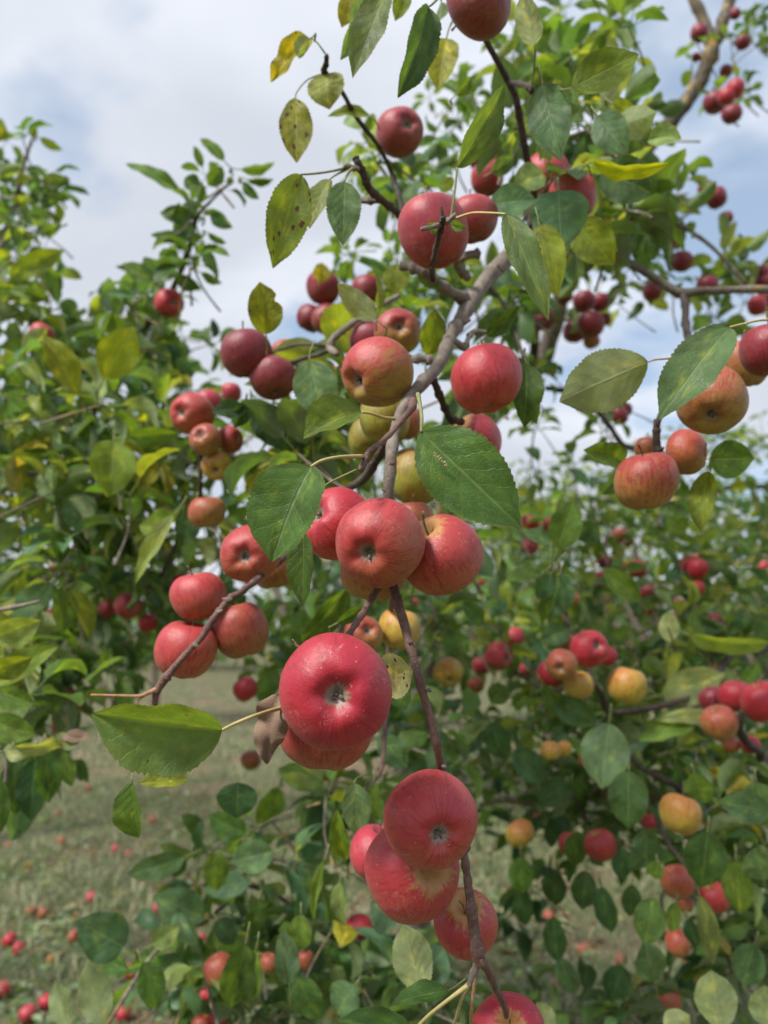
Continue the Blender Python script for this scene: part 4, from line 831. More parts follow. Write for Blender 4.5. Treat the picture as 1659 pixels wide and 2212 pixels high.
RL((1204, 1185, 1.1), (1240, 1078, 1.1), 72, 'm', roll=8, fold=10, bend=14, pet=[(1200, 1200, 1.1), (1192, 1225, 1.1)], petm=M_PETG); RL((1190, 1170, 1.12), (1130, 1150, 1.12), 40, 'b', roll=30, fold=16, pet=[(1190, 1200, 1.1), (1190, 1224, 1.1)])
RL((1250, 1165, 1.12), (1290, 1130, 1.12), 60, 'd', roll=20, fold=20, pet=[(1220, 1195, 1.1), (1195, 1224, 1.1)]); RL((1170, 1240, 1.08), (1090, 1255, 1.08), 44, 'g', roll=40, fold=20, bend=30, pet=[(1180, 1230, 1.1), (1190, 1226, 1.1)]); RL((1190, 1242, 1.08), (1160, 1295, 1.08), 46, 'b', roll=-20, fold=14)
RL((1205, 1245, 1.08), (1172, 1345, 1.1), 44, 'g', roll=30, fold=26); RL((1212, 1240, 1.1), (1218, 1325, 1.1), 52, 'b', roll=-10, fold=14); RL((1378, 1298, 1.2), (1300, 1226, 1.2), 56, 'm', roll=12, fold=20, bend=20)
RL((1445, 1386, 1.3), (1446, 1318, 1.3), 44, 'l', fold=8, under=True, tint=(.22, .28, .11)); RL((1492, 1372, 1.2), (1668, 1385, 1.2), 58, 'y', roll=44, fold=20, bend=40, tint=(.17, .25, .06)); RL((1230, 1360, 1.4), (1165, 1385, 1.4), 52, 'd', roll=10, fold=12)
RL((1430, 1500, 1.5), (1565, 1455, 1.5), 80, 'l', roll=14, fold=10, bend=20, tint=(.27, .33, .15)); RL((1550, 1550, 1.3), (1410, 1556, 1.3), 38, 'l', roll=30, fold=20, tint=(.24, .29, .11)); RL((1500, 1560, 1.3), (1380, 1600, 1.3), 70, 'm', roll=30, fold=20, bend=40); RL((1605, 1480, 1.4), (1640, 1430, 1.4), 40, 'm', roll=20)
RL((1315, 1562, 1.15), (1300, 1705, 1.14), 104, 'b', roll=6, fold=8, bend=18, tint=(.12, .20, .11), shape=.82); RL((1195, 1505, 1.3), (1290, 1560, 1.3), 66, 'b', roll=20, fold=14, bend=20); RL((1175, 1480, 1.3), (1225, 1550, 1.3), 40, 'g', roll=30, fold=14)
RL((1358, 1665, 1.12), (1358, 1792, 1.1), 84, 'd', roll=6, fold=12, bend=22, spots=.8, tint=(.045, .10, .03)); RL((1397, 1858, 1.15), (1394, 1788, 1.15), 62, 'b', roll=6, fold=8, tint=(.06, .125, .06)); RL((1418, 1860, 1.1), (1418, 1900, 1.1), 40, 'm', roll=20)
RL((1528, 1800, 1.05), (1514, 1918, 1.05), 92, 'g', roll=-6, fold=12, bend=26, shape=.75, tint=(.05, .11, .03)); RL((1414, 1940, 1.05), (1392, 2042, 1.05), 68, 'g', roll=8, fold=14, bend=20, pet=[(1420, 1928, 1.06), (1436, 1932, 1.1)], tint=(.09, .17, .05)); RL((1415, 2120, 1.1), (1390, 2030, 1.1), 70, 'b', roll=14, fold=10)
RL((1512, 1935, 1.05), (1540, 2085, 1.05), 48, 'l', roll=-20, fold=18, bend=20, tint=(.17, .22, .08)); RL((1487, 1985, 1.1), (1505, 2045, 1.1), 36, 'd', roll=10, fold=18); RL((1460, 1950, 1.15), (1450, 2015, 1.15), 34, 'm', roll=10, fold=18)
for bu, bv, tu, tv, wd, kd in ((1200, 1878, 1198, 1957, 56, 'd'), (1265, 1880, 1258, 1965, 58, 'd'), (1300, 1915, 1322, 2015, 52, 'd'), (1195, 1980, 1205, 2078, 52, 'd'), (1365, 1910, 1360, 1980, 44, 'd'), (1125, 1915, 1135, 2000, 44, 'd'), (1125, 1850, 1128, 1930, 56, 'm'),
                               (1345, 2085, 1320, 2160, 64, 'd'), (1090, 1480, 1060, 1520, 50, 'g'), (1240, 1800, 1245, 1870, 50, 'g'), (1340, 1830, 1345, 1900, 50, 'b'), (1110, 1620, 1170, 1690, 66, 'b'), (1060, 1560, 1090, 1640, 60, 'd'), (1220, 1690, 1160, 1740, 56, 'd')):
    dd = 1.3+.2*random.random(); RL((bu, bv, dd), (tu, tv, dd), wd, kd, roll=random.uniform(-20, 20), fold=14, bend=22)
RL((1560, 2225, .85), (1536, 2096, .86), 92, 'l', roll=6, fold=10, bend=16, under=True, shape=.95, tint=(.20, .28, .11), label='pale green leaf standing up at the bottom right'); RL((1668, 2225, .9), (1652, 2128, .9), 80, 'l', roll=6, fold=10, under=True, tint=(.16, .24, .09)); RL((1440, 2230, .9), (1490, 2192, .9), 60, 'l', roll=14, fold=14, under=True)
RL((1635, 1690, .95), (1652, 1772, .96), 88, 'b', roll=6, fold=10, bend=16, shape=.75, tint=(.09, .17, .08)); RL((1665, 1755, .9), (1550, 1730, .9), 66, 'b', roll=6, fold=10, bend=16, tint=(.09, .17, .075)); RL((1500, 1670, 1.1), (1525, 1735, 1.1), 62, 'm', roll=16, fold=16, bend=20)
RL((1650, 1900, 1.1), (1630, 1830, 1.1), 80, 'b', roll=6, fold=10); RL((1590, 1860, 1.2), (1600, 1975, 1.2), 66, 'm', roll=16, fold=10); RL((1630, 2040, 1.1), (1605, 2130, 1.1), 70, 'b', roll=6, fold=10); RL((1560, 2010, 1.2), (1620, 1990, 1.2), 50, 'g', roll=26, fold=20)
RL((1640, 1300, 1.6), (1595, 1288, 1.6), 22, 'b', roll=20); RL((1480, 1150, 1.5), (1440, 1115, 1.5), 50, 'm', roll=10); RL((1640, 1250, 2), (1610, 1265, 2), 22, 'y', roll=10)
fill(rf, 1250, 1120, 190, 80, 2.0, 3.0, 34, YG+['g'], L=.065); fill(rf, 1560, 1130, 150, 90, 2.0, 3.0, 34, YG+['g', 'y'], L=.065)
fill(rf, 1350, 1300, 330, 110, 1.9, 2.8, 60, GM+['g']); fill(rf, 1560, 1330, 120, 110, 1.6, 2.2, 16, GM); fill(rf, 1400, 1480, 280, 90, 1.6, 2.3, 40, GM+['g', 'b'])
fill(rf, 1180, 1600, 190, 90, 1.6, 2.2, 30, DK+['b', 'm', 'l']); fill(rf, 1500, 1640, 190, 80, 1.5, 2.1, 28, DK+['m', 'b', 'l']); fill(rf, 1250, 1800, 160, 60, 1.7, 2.2, 12, ['g', 'm', 'b']); fill(rf, 1560, 1820, 120, 90, 1.3, 1.9, 16, DK+['b', 'l'])
fill(rf, 1600, 2020, 90, 120, 1.3, 1.8, 18, ['b', 'd', 'g']); fill(rf, 1400, 2180, 160, 50, 1.3, 1.7, 9, ['b', 'g', 'd']); fill(rf, 1100, 1760, 90, 90, 1.8, 2.4, 10, ['d', 'g']); fill(rf, 1180, 2190, 90, 30, 1.4, 1.8, 4, ['g', 'd'])
fill(rf, 1130, 1950, 60, 80, 1.7, 2.1, 5, ['d', 'g'])
rf.build()

# ------------------------------------------------------------------ orchard rows behind
def far_tree(u, d, top_v, bot_v, ru, label, seed, n, mix, L=.07, limit=300):
    r = random.Random(seed); base = groundpt(u, d); root = thing('apple_tree', base, label, 'apple tree', 'apple trees in the rows behind')
    f = Foliage(root, limit); zt = P(u, top_v, d).z; zb = P(u, bot_v, d).z; R = size_at(ru, d); fork = max(.5, zb*.9)
    V, F, UV = tube_data(spline([(base-Vector((0, 0, .1)), .075), (base+Vector((.03, 0, fork*.5)), .06), (base+Vector((-.02, 0, fork)), .055)], 5), 10, .2, seed)
    link('trunk', new_mesh('trunk', V, F, [B_LIMB], UV), root)
    ends = []
    for k in range(7):
        a = k*2.4+r.random(); q = base+Vector((-.02, 0, fork*r.uniform(.8, 1))); el = r.uniform(.3, 1)
        e = base+Vector((math.cos(a)*R*.8*(1.1-el*.5), math.sin(a)*R*.8*(1.1-el*.5), zb+(zt-zb)*el*.92)); mdp = (q*.45+e*.55)+Vector((0, 0, -.05))
        V, F, UV = tube_data(spline([(q, .035), ((q+mdp)/2, .028), (mdp, .02), (e, .006)], 6), 8, .25, seed+k); link('branch', new_mesh('branch', V, F, [B_LIMB], UV), root); ends.append((q, mdp, e))
    cl = [Vector((r.gauss(0, .5), r.gauss(0, .5), r.uniform(-.9, .95))) for _ in range(16)]
    for i in range(n):
        c = r.choice(cl); q = Vector((c.x+r.gauss(0, .23), c.y+r.gauss(0, .23), c.z+r.gauss(0, .2)))
        if q.length > 1.25: q *= 1.1/q.length
        pos = Vector((base.x+q.x*R, base.y+q.y*R, (zt+zb)/2+q.z*(zt-zb)/2))
        f.rosette(pos, Vector((q.x, q.y, .6+q.z*.4)), r.randint(4, 7), L, mix, r, .12)
    f.build(); return root
FT = [(-190, 4.6, 800, 1480, 520, 'broad orchard tree behind the leafy left tree, its crown down to the grass', 420),
      (700, 5.6, 900, 1430, 300, 'tree in the row behind, seen between the left tree and the hanging branch', 330),
      (860, 6.4, 960, 1460, 260, 'tree in the row straight behind the hanging cluster of apples', 330),
      (1180, 5.2, 1000, 1480, 280, 'yellowish green tree in the row behind the right tree', 380),
      (1480, 4.8, 930, 1500, 330, 'tree in the row behind the right tree, nearest the right edge', 420),
      (1760, 5.5, 900, 1500, 300, 'tree in the row behind, cut off by the right edge', 200),
      (-150, 9.5, 1020, 1440, 210, 'tree of the farther row glimpsed at the far left', 200),
      (330, 11.0, 1090, 1420, 190, 'tree of the farther row beyond the grass strip on the left', 240),
      (700, 10.0, 1060, 1430, 200, 'tree of the farther row left of the grey stem', 240),
      (1020, 10.5, 1060, 1425, 200, 'tree of the farther row right of the lowest red cluster', 240),
      (1340, 9.5, 1020, 1435, 210, 'tree of the farther row behind the right hand fruit clusters', 240),
      (1660, 10.0, 1020, 1430, 210, 'tree of the farther row at the right edge', 200)]
for i, (u, d, tv, bv, ru, lb, n) in enumerate(FT):
    far_tree(u, d, tv, bv, ru, lb, 50+i, n if d < 8 else int(n*1.0), YG+['g', 'm'] if i % 2 else GM+['y'], L=.075 if d < 8 else .10, limit=300 if d < 8 else 60)
# a wood far off closing the view: one mass nobody could count
r_ = random.Random(77); items = []
for i in range(9000):
    x = r_.uniform(-26, 26); y = 26+r_.uniform(0, 5)+abs(x)*.1; hgt = 2.6+1.3*noise.noise(Vector((x*.35, 0, 4)))+.6*noise.noise(Vector((x*1.3, 0, 8)))
    z = hgt*math.sqrt(r_.random()); Y = Vector((r_.uniform(-1, 1), r_.uniform(-1, 1), r_.uniform(-.6, .6))).normalized(); nr = Vector((r_.uniform(-1, 1), r_.uniform(-1, 1), 1)); Z = (nr-Y*nr.dot(Y)).normalized(); X = Y.cross(Z)
    items.append((0, Matrix.Translation((x, y, z)) @ Matrix((X, Y, Z)).transposed().to_4x4() @ Matrix.Scale(r_.uniform(.25, .5), 4), r_.randrange(14), tint_of(r_.choice('ggmbd'), r_)))
tag(mass_leaves('hedgerow', items, None), 'far off hedgerow closing the end of the orchard', 'hedge', kind='stuff')

# ------------------------------------------------------------------ apples
def apple_mesh(seed, nr, ns):
    r = random.Random(seed); lob = r.uniform(.006, .016); ph = r.random()*6; ell = r.uniform(-.035, .035); lean = r.uniform(-.09, .09); sh = r.uniform(.02, .09); H = r.uniform(.84, .93)
    da, db = r.uniform(.34, .42), r.uniform(.29, .35)
    V, F = [(0, 0, H-da-.02)], []
    for i in range(1, nr):
        t = i/nr; th = PI*(t-.045*math.sin(2*PI*t)) ; th = PI*t + 0*th
        # crowd the rings near both ends
        th = PI*(.5-.5*math.cos(PI*t)*(.55+.45*abs(math.cos(PI*t))**.5)) if False else PI*t
        s, c = math.sin(th), math.cos(th)
        rho = s**.86; rho *= 1+sh*c-.03*(1-s)
        z = H*(abs(c)**.93)*(1 if c > 0 else -1)
        if c > 0: z -= da*math.exp(-(rho/.27)**2)
        else: z += db*math.exp(-(rho/.29)**2)
        for j in range(ns):
            a = 2*PI*j/ns
            k = 1+lob*math.cos(5*a+ph)*(1.6 if c < 0 else .7)*(1-.4*s)+ell*math.cos(2*a)+.045*noise.noise(Vector((math.cos(a)*1.1+seed*3, math.sin(a)*1.1, z*1.2)))
            zz = z+(.028*math.cos(5*a+ph)*math.exp(-((rho-.42)/.2)**2) if c < 0 else 0)*.7+lean*rho*math.cos(a)
            V.append((rho*k*math.cos(a), rho*k*math.sin(a), zz))
    V.append((0, 0, -(H-db)+.01)); e = len(V)-1
    for j in range(ns):
        F.append((0, 1+j, 1+(j+1) % ns)); b = 1+(nr-2)*ns; F.append((e, b+(j+1) % ns, b+j))
    for i in range(nr-2):
        for j in range(ns):
            a = 1+i*ns+j; b = 1+i*ns+(j+1) % ns; F.append((a, a+ns, b+ns, b))
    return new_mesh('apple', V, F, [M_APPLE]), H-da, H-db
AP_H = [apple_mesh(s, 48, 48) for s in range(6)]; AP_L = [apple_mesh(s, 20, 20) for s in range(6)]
def calyx_mesh(zb, seed):
    r = random.Random(seed); V, F = [], []
    def pet(a, L, w, lift):
        b = len(V); n = 4
        for i in range(n+1):
            t = i/n; rr = .03+L*t; zz = -zb-.012-lift*math.sin(t*2.3); ww = w*(1-t)**.8*(.6+t) if t < 1 else .002
            for sg in (-1, 0, 1):
                V.append((rr*math.cos(a)-sg*ww*math.sin(a), rr*math.sin(a)+sg*ww*math.cos(a), zz-(.015 if sg == 0 else 0)))
        for i in range(n):
            for q in range(2): c = b+i*3+q; F.append((c, c+1, c+4, c+3))
    for k in range(5):
        pet(k*2*PI/5+r.uniform(-.25, .25), r.uniform(.08, .15), r.uniform(.03, .05), r.uniform(.05, .13))
    # closed tube of old stamens in the middle
    for k in range(9):
        a = r.random()*6.28; b = len(V); rr = r.uniform(.01, .05)
        for (ox, h_) in ((0, 0), (.008, 0), (.004, .05+r.random()*.05)):
            V.append((rr*math.cos(a)+ox, rr*math.sin(a), -zb-h_))
        F.append((b, b+1, b+2))
    # downy ring
    n = 22; b = len(V)
    for i in range(n):
        a = 2*PI*i/n; q = .10+.04*r.random(); V.append((.03*math.cos(a), .03*math.sin(a), -zb-.004)); V.append((q*math.cos(a), q*math.sin(a), -zb-.016-.02*r.random()))
    for i in range(n): j = (i+1) % n; F.append((b+2*i, b+2*i+1, b+2*j+1, b+2*j))
    return new_mesh('calyx', V, F, [M_CALYX])
def stem_mesh(zt, seed):
    r = random.Random(seed); q = Vector((r.uniform(-.1, .1), r.uniform(-.1, .1), 0))
    V, F, UV = tube_data(spline([(Vector((0, 0, zt-.06)), .03), (Vector((0, 0, zt+.2))+q*.4, .024), (Vector((0, 0, zt+.45))+q, .026), (Vector((0, 0, zt+.66))+q*2, .04)], 4), 7, .1, seed)
    return new_mesh('stem', V, F, [M_STEM], UV)
CX = [calyx_mesh(a[2], i) for i, a in enumerate(AP_H)]; ST = [stem_mesh(a[1], i) for i, a in enumerate(AP_H)]
SKIN = {'R': ((.37, .011, .030), (.42, .065, .040), .62, .6), 'P': ((.36, .024, .036), (.37, .10, .040), .42, .5), 'O': ((.33, .045, .035), (.30, .15, .038), .30, .4),
        'M': ((.19, .008, .024), (.23, .05, .028), .62, .2), 'G': ((.30, .10, .035), (.25, .20, .022), -.12, .4), 'Y': ((.46, .11, .04), (.44, .27, .045), .06, .3),
        'S': ((.34, .022, .036), (.27, .17, .024), .27, .3), 'K': ((.40, .026, .055), (.42, .10, .065), .5, .3)}
ar = random.Random(17)
napp = [0]
def apple(u, v, D, d, k, cal=None, stem=None, label=None, group=None, pos=None, real=None, sun=None, parts=None, squash=1.0, cover=None, russet=None):
    """D: width in frame units at depth d. cal / stem: direction in the view (right, up, towards the viewer)."""
    if squash == 1.0 and (cal is None or cal[2] < .3) and stem is None and pos is None: squash = 1.10
    i = napp[0]; napp[0] += 1; vi = ar.randrange(6)
    c = pos if pos is not None else P(u, v, d); R = real/2 if real else size_at(D, d)/2
    if cal is not None and cal[2] < -.15 and pos is None: cal = (cal[0]*.7, -abs(cal[1])-.6, ar.uniform(-.10, .06))
    if cal is not None: cd = camdir(cal)
    elif stem is not None: cd = -camdir(stem)
    else: cd = camdir((ar.uniform(-.5, .5), -.9, ar.uniform(-.1, .15)))
    q = (-cd).to_track_quat('Z', 'Y') @ Quaternion((0, 0, 1), ar.random()*6.28)
    M = Matrix.Translation(c) @ q.to_matrix().to_4x4() @ Matrix.Diagonal((R, R, R*squash, 1))
    big = D >= 45 and d < 2.2
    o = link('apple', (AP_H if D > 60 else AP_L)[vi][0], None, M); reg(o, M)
    tag(o, label, 'apple', group)
    b, g, cov, rus = SKIN[k]
    s = ar.uniform(.9, 1.12); o['skin_blush'] = [x*s for x in b]; s = ar.uniform(.9, 1.1); o['skin_ground'] = [x*s for x in g]
    o['skin_cover'] = float(cov+ar.uniform(-.06, .06) if cover is None else cover); o['skin_russet'] = float(rus*ar.uniform(.4, .9) if russet is None else russet*.72)
    sw = Vector(sun).normalized() if sun else Vector((-.25+ar.uniform(-.3, .3), -.45, .85)).normalized()
    o['skin_sun'] = list(q.inverted() @ sw)
    if big if parts is None else parts:
        link('calyx', CX[vi], o, M); link('stem', ST[vi], o, M)
    return o
# foreground, one by one
apple(723, 1492, 245, .50, 'R', (.12, .12, .98), label='biggest apple, crimson, its calyx facing the viewer', cover=.85, squash=.96)
apple(702, 1563, 206, .57, 'P', (-.2, -.75, -.4), label='orange red apple tucked under the biggest crimson apple')
apple(931, 1771, 198, .555, 'P', (.20, -.04, .97), label='red apple with a woolly grey calyx, on top of the lowest cluster', cover=.60, squash=.98)
apple(889, 1878, 208, .60, 'P', None, (.46, .40, .72), label='streaked red apple with a yellow russet patch below the woolly calyx apple', cover=.62, russet=.95)
apple(810, 1842, 112, .74, 'K', (-.4, -.3, -.8), label='small pinkish apple peeping out left of the yellow patched apple')
apple(1005, 1994, 140, .63, 'P', None, (-.05, .86, .42), label='apple crossed by the knobbly stem end, russet around its stalk', cover=.55, russet=1.15)
apple(1098, 2232, 158, .62, 'R', None, (-.05, .68, .66), label='bright red apple cut off by the bottom edge, stalk on top', cover=.75, russet=.75)
apple(819, 1174, 191, .60, 'P', (-.36, -.26, .88), label='front apple of the middle cluster, dull red with its calyx at lower left', squash=.98)
apple(724, 1130, 164, .645, 'R', (-.62, .36, .62), label='rosy apple left in the middle cluster, calyx at its left side', cover=.5)
apple(953, 1200, 180, .635, 'P', None, (-.52, .72, .34), label='streaked apple right in the middle cluster with yellow around its stalk', cover=.45, russet=1.0)
apple(806, 1233, 142, .67, 'O', (-.2, -.5, -.8), label='orange and yellow apple under the front apple of the middle cluster', cover=.18)
apple(893, 1126, 92, .78, 'O', (.1, .2, -.9), label='orange apple just showing above the middle cluster')
apple(898, 1029, 124, .82, 'G', (-.1, -.2, -.9), label='yellow green apple half hidden behind the big green leaf', cover=.0)
apple(1024, 957, 128, .84, 'K', None, (-.62, .52, .3), label='pink and yellow apple rising behind the top of the big green leaf', cover=.42, russet=1.1)
apple(1050, 819, 154, .72, 'R', (.12, -.95, .18), label='round rosy apple hanging alone right of the grey stem against white cloud', cover=.42)
apple(814, 805, 154, .72, 'S', (-.72, -.38, .5), label='tall apple left of the grey stem, red above and yellow green below', squash=1.04)
apple(859, 717, 103, .95, 'S', (.1, .08, .98), label='dark red apple facing the viewer above the tall two coloured apple', cover=.36)
apple(800, 738, 92, 1.02, 'M', (-.4, .2, -.8), label='dull red apple mostly hidden between the two apples left of the grey stem')
apple(830, 906, 112, .82, 'G', (-.2, -.5, -.7), label='greenish apple in the shade below the tall two coloured apple')
apple(803, 948, 104, .92, 'G', (.2, -.5, .6), label='dull olive apple lowest in the shade left of the stem')
apple(875, 915, 78, .88, 'O', (.2, -.5, -.6), label='small orange apple pressed against the grey stem')
apple(533, 764, 110, 1.0, 'M', (.3, -.5, -.7), label='large dark maroon apple left of its paler neighbour against blue sky')
apple(590, 817, 101, 1.0, 'M', (.2, -.85, .3), label='dark red apple with a greenish base beside the large maroon one', cover=.38)
apple(618, 765, 66, 1.2, 'O', (.3, -.3, .8), label='small brownish orange apple behind the maroon pair')
apple(698, 623, 74, 1.4, 'M', (-.2, -.2, -.8), label='upper dark red apple of the cluster left of the pale leaf', cover=.5)
apple(671, 688, 62, 1.42, 'M', (-.5, -.2, -.6), label='leftmost dark apple of the cluster left of the pale leaf')
apple(707, 690, 68, 1.38, 'M', (.15, -.1, .95), label='middle brownish apple of the cluster left of the pale leaf', cover=.25)
apple(740, 684, 62, 1.4, 'M', (.3, -.3, -.8), label='lower right dark apple of the cluster, against the grey twig')
apple(793, 628, 70, 1.4, 'M', (.1, -.5, -.6), label='dark red apple right of the pale leaf, behind a curled one', cover=.5)
apple(733, 820, 58, 1.2, 'K', (.1, -.3, .8), label='small bright red apple peeping between the round leaf and the tall apple')
apple(500, 848, 44, 1.3, 'K', (.1, .3, -.8), label='pale pink apple behind the withered bud left of the maroon pair')
apple(414, 894, 93, 1.1, 'P', (-.42, .0, .88), label='larger pink red apple topping the left hand cluster, calyx to the left')
apple(450, 872, 64, 1.2, 'K', (.3, .2, -.8), label='pale red apple half behind the topmost of the left hand cluster')
apple(443, 949, 71, 1.08, 'O', (-.2, .3, .88), label='orange red apple in the middle of the left hand cluster', cover=.35)
apple(498, 949, 60, 1.12, 'P', (.72, .15, .55), label='small apple at the right of the left hand cluster, calyx to the right')
apple(468, 1006, 67, 1.1, 'Y', (.05, -.45, .85), label='dull orange apple at the foot of the left hand cluster', cover=.12, parts=True)
apple(447, 1107, 80, 1.1, 'O', (.0, -.6, -.7), label='orange red apple alone below the left hand cluster', squash=1.02)
apple(429, 1288, 121, .78, 'P', (.3, .3, -.85), label='rosy apple with cobweb scratches, above the bare reddish twig', squash=1.02)
apple(401, 1404, 131, .765, 'P', (-.4, -.5, -.7), label='lower left apple behind the bare reddish twig')
apple(519, 1363, 123, .79, 'O', (.4, -.5, -.7), label='smooth orange red apple right of the bare reddish twig', cover=.5)
apple(541, 1196, 127, .78, 'P', (-.08, -.06, .98), label='apple with star shaped calyx left of the folded leaf', cover=.35)
apple(590, 1222, 108, .86, 'O', (.3, -.5, -.6), label='orange apple behind the star calyx apple, under the hanging leaf')
apple(785, 1372, 84, .92, 'O', (.3, .4, .7), label='orange brown apple behind the reddish twig above the biggest apple')
apple(863, 1359, 92, .95, 'Y', (-.2, -.3, -.8), label='green and orange apple behind the bare stem', cover=-.05)
apple(937, 501, 150, .745, 'M', (.3, -.4, -.8), label='large rosy apple behind the dark forked twig', cover=.5, squash=1.2, sun=(-.5, -.5, .7)).__setitem__('skin_blush', [.35, .028, .05])
apple(1022, 474, 106, .85, 'M', (.2, -.5, -.7), label='pink red apple right of the one behind the forked twig', cover=.42).__setitem__('skin_blush', [.35, .028, .045])
apple(864, 285, 105, 1.05, 'M', (.35, -.0, .9), label='dusky red apple alone high against the cloud, dark calyx facing out', squash=1.06, cover=.42).__setitem__('skin_blush', [.27, .018, .038])
apple(1035, 4, 146, .74, 'M', (.55, .25, .55), label='dark apple cut off by the top edge over the black twig', cover=.45)
apple(1053, 386, 72, 1.35, 'M', (.2, .3, -.8), label='pinkish apple under the leaves right of the black twig', cover=.6).__setitem__('skin_blush', [.37, .032, .055])
apple(1183, 372, 96, 1.15, 'K', (-.1, .7, .5), label='pink red apple showing either side of a hanging leaf tip')
apple(1238, 424, 104, 1.0, 'M', (.3, -.3, -.8), label='large red apple behind a round bluish leaf, upper right', cover=.6).__setitem__('skin_blush', [.35, .028, .05])
apple(1537, 866, 147, .72, 'O', (-.26, -.62, .62), label='large orange green apple right, above the reddish pair', squash=1.0, cover=.22)
apple(1603, 787, 110, .82, 'O', (.2, -.5, -.7), label='orange apple between the large orange green one and the maroon edge apple', cover=.2)
apple(1666, 756, 126, .72, 'M', (.2, -.5, -.7), label='dark maroon apple at the right edge')
apple(1396, 1040, 138, .75, 'P', (.1, -.92, -.1), label='large apple with a pink shoulder under the dark spur', squash=1.02, cover=.30).__setitem__('skin_ground', [.34, .16, .04])
apple(1483, 977, 99, .78, 'O', (.80, -.12, .5), label='brownish orange apple with its calyx to the right, beside the dark spur', squash=1.0, cover=.35, russet=1.0)
apple(1396, 968, 50, .90, 'O', (0, .5, -.8), label='brown apple hidden behind the dark spur')
MORE = []
ONE = [(905, 156, 25, 2.6, 'M', 'tiny dark apple high against cloud between two hanging leaves'), (366, 655, 64, 1.5, 'R', 'deep red apple on the thin shoot against the sky at left'),
       (90, 723, 54, 1.6, 'P', 'red apple behind a yellow green leaf, upper left tree'), (280, 800, 40, 1.9, 'M', 'dark apple under leaves right of the broad yellow green leaf'),
       (42, 435, 28, 2.2, 'K', 'small pink apple high in the upper left tree'), (1, 515, 24, 2.2, 'M', 'small red apple on the left edge high in the tree'), (222, 1206, 46, 1.75, 'O', 'brownish apple half behind leaves in the left tree'),
       (330, 1198, 26, 1.9, 'O', 'small orange apple beside the long pale leaf'), (93, 986, 22, 2.0, 'O', 'tiny orange apple deep in the left tree'), (530, 1489, 54, 1.5, 'R', 'red apple under the round dark leaf near the grass strip'),
       (968, 1452, 64, 1.5, 'Y', 'small yellow orange apple alone right of the bare stem'), (1331, 6, 38, 2.5, 'M', 'dark apple at the top edge right of centre'), (1409, 630, 43, 1.9, 'M', 'dark red apple hanging under the grey side branch'),
       (1473, 565, 46, 1.9, 'M', 'dark red apple just above the grey side branch'), (1528, 616, 46, 1.7, 'M', 'dark red apple behind the grey side branch'), (1129, 700, 28, 1.9, 'K', 'small red and green apple right of the stem'),
       (1129, 933, 15, 2.6, 'R', 'tiny red apple against cloud right of the pink and yellow apple'), (1237, 1293, 30, 1.4, 'O', 'small orange apple behind the bluish rosette leaf'), (1129, 1322, 18, 2.6, 'O', 'tiny orange apple behind the rosette'),
       (775, 2012, 66, 1.4, 'R', 'bright red apple low in the middle with its calyx to the right'), (721, 2072, 30, 1.5, 'K', 'small pink red apple below left of the bright low one'), (542, 1642, 44, 1.9, 'O', 'orange red apple low behind the curled brown leaf'),
       (1124, 1801, 62, 1.5, 'Y', 'orange apple hanging over the pale grass right of the stem'), (1298, 1826, 70, 1.4, 'P', 'round red apple under the level limb'), (1232, 1824, 52, 1.5, 'P', 'red apple half hidden left of the round one under the level limb'),
       (1469, 1759, 86, 1.25, 'Y', 'large orange apple hanging before the level limb'), (1403, 1776, 34, 1.6, 'K', 'small pink apple left of the large orange one'), (1543, 1772, 40, 1.6, 'K', 'small pink apple right of the large orange one'),
       (1463, 1906, 70, 1.25, 'O', 'tall orange apple halfway down the dark twig at lower right'), (1543, 1939, 62, 1.25, 'P', 'streaked red apple beside the large dark leaf at lower right'), (1480, 1952, 36, 1.4, 'O', 'small orange apple between the tall orange and the streaked red'),
       (1464, 2037, 56, 1.2, 'O', 'orange apple lowest on the dark twig at lower right'), (1446, 2162, 52, 1.5, 'O', 'orange apple low among leaves at the bottom right'), (1504, 1273, 32, 2.4, 'R', 'red apple deep in the right tree left of a dark limb'),
       (1579, 1266, 28, 2.4, 'R', 'red apple deep in the right tree near the right edge'), (1466, 1308, 34, 2.4, 'K', 'dusty pink apple under the dark limb of the right tree'), (1599, 1136, 20, 2.8, 'K', 'tiny pink apple high in the right tree near the edge'),
       (1164, 1765, 22, 2.0, 'K', 'small pink apple at the left end of the level limb'), (581, 2080, 40, 1.2, 'O', 'orange apple between two leaves at the bottom left of centre'), (660, 2074, 40, 1.25, 'O', 'orange apple half behind a long bluish leaf'),
       (473, 2095, 64, 1.2, 'O', 'orange apple behind a young leaf, bottom left'), (437, 1987, 30, 1.6, 'Y', 'small orange apple under the round bluish leaf'), (690, 1545, 20, 2.6, 'O', 'tiny orange apple under the biggest pair')]
for u, v, D, d, k, lb in ONE:
    cal = {775: (.4, -.2, .85), 366: (.5, -.1, .7), 968: (.1, -.5, .8), 1124: (.6, -.5, .6)}.get(u)
    apple(u, v, D, d, k, cal, label=lb)
ORD = ['leftmost', 'second from the left', 'third from the left', 'fourth from the left', 'fifth from the left', 'sixth from the left', 'seventh from the left', 'eighth from the left', 'ninth from the left', 'tenth from the left', 'eleventh from the left', 'twelfth from the left', 'thirteenth from the left', 'fourteenth from the left']
WORD = {'R': 'bright red', 'P': 'red streaked', 'O': 'orange red', 'M': 'dark red', 'G': 'greenish', 'Y': 'yellow orange', 'K': 'pinkish red'}
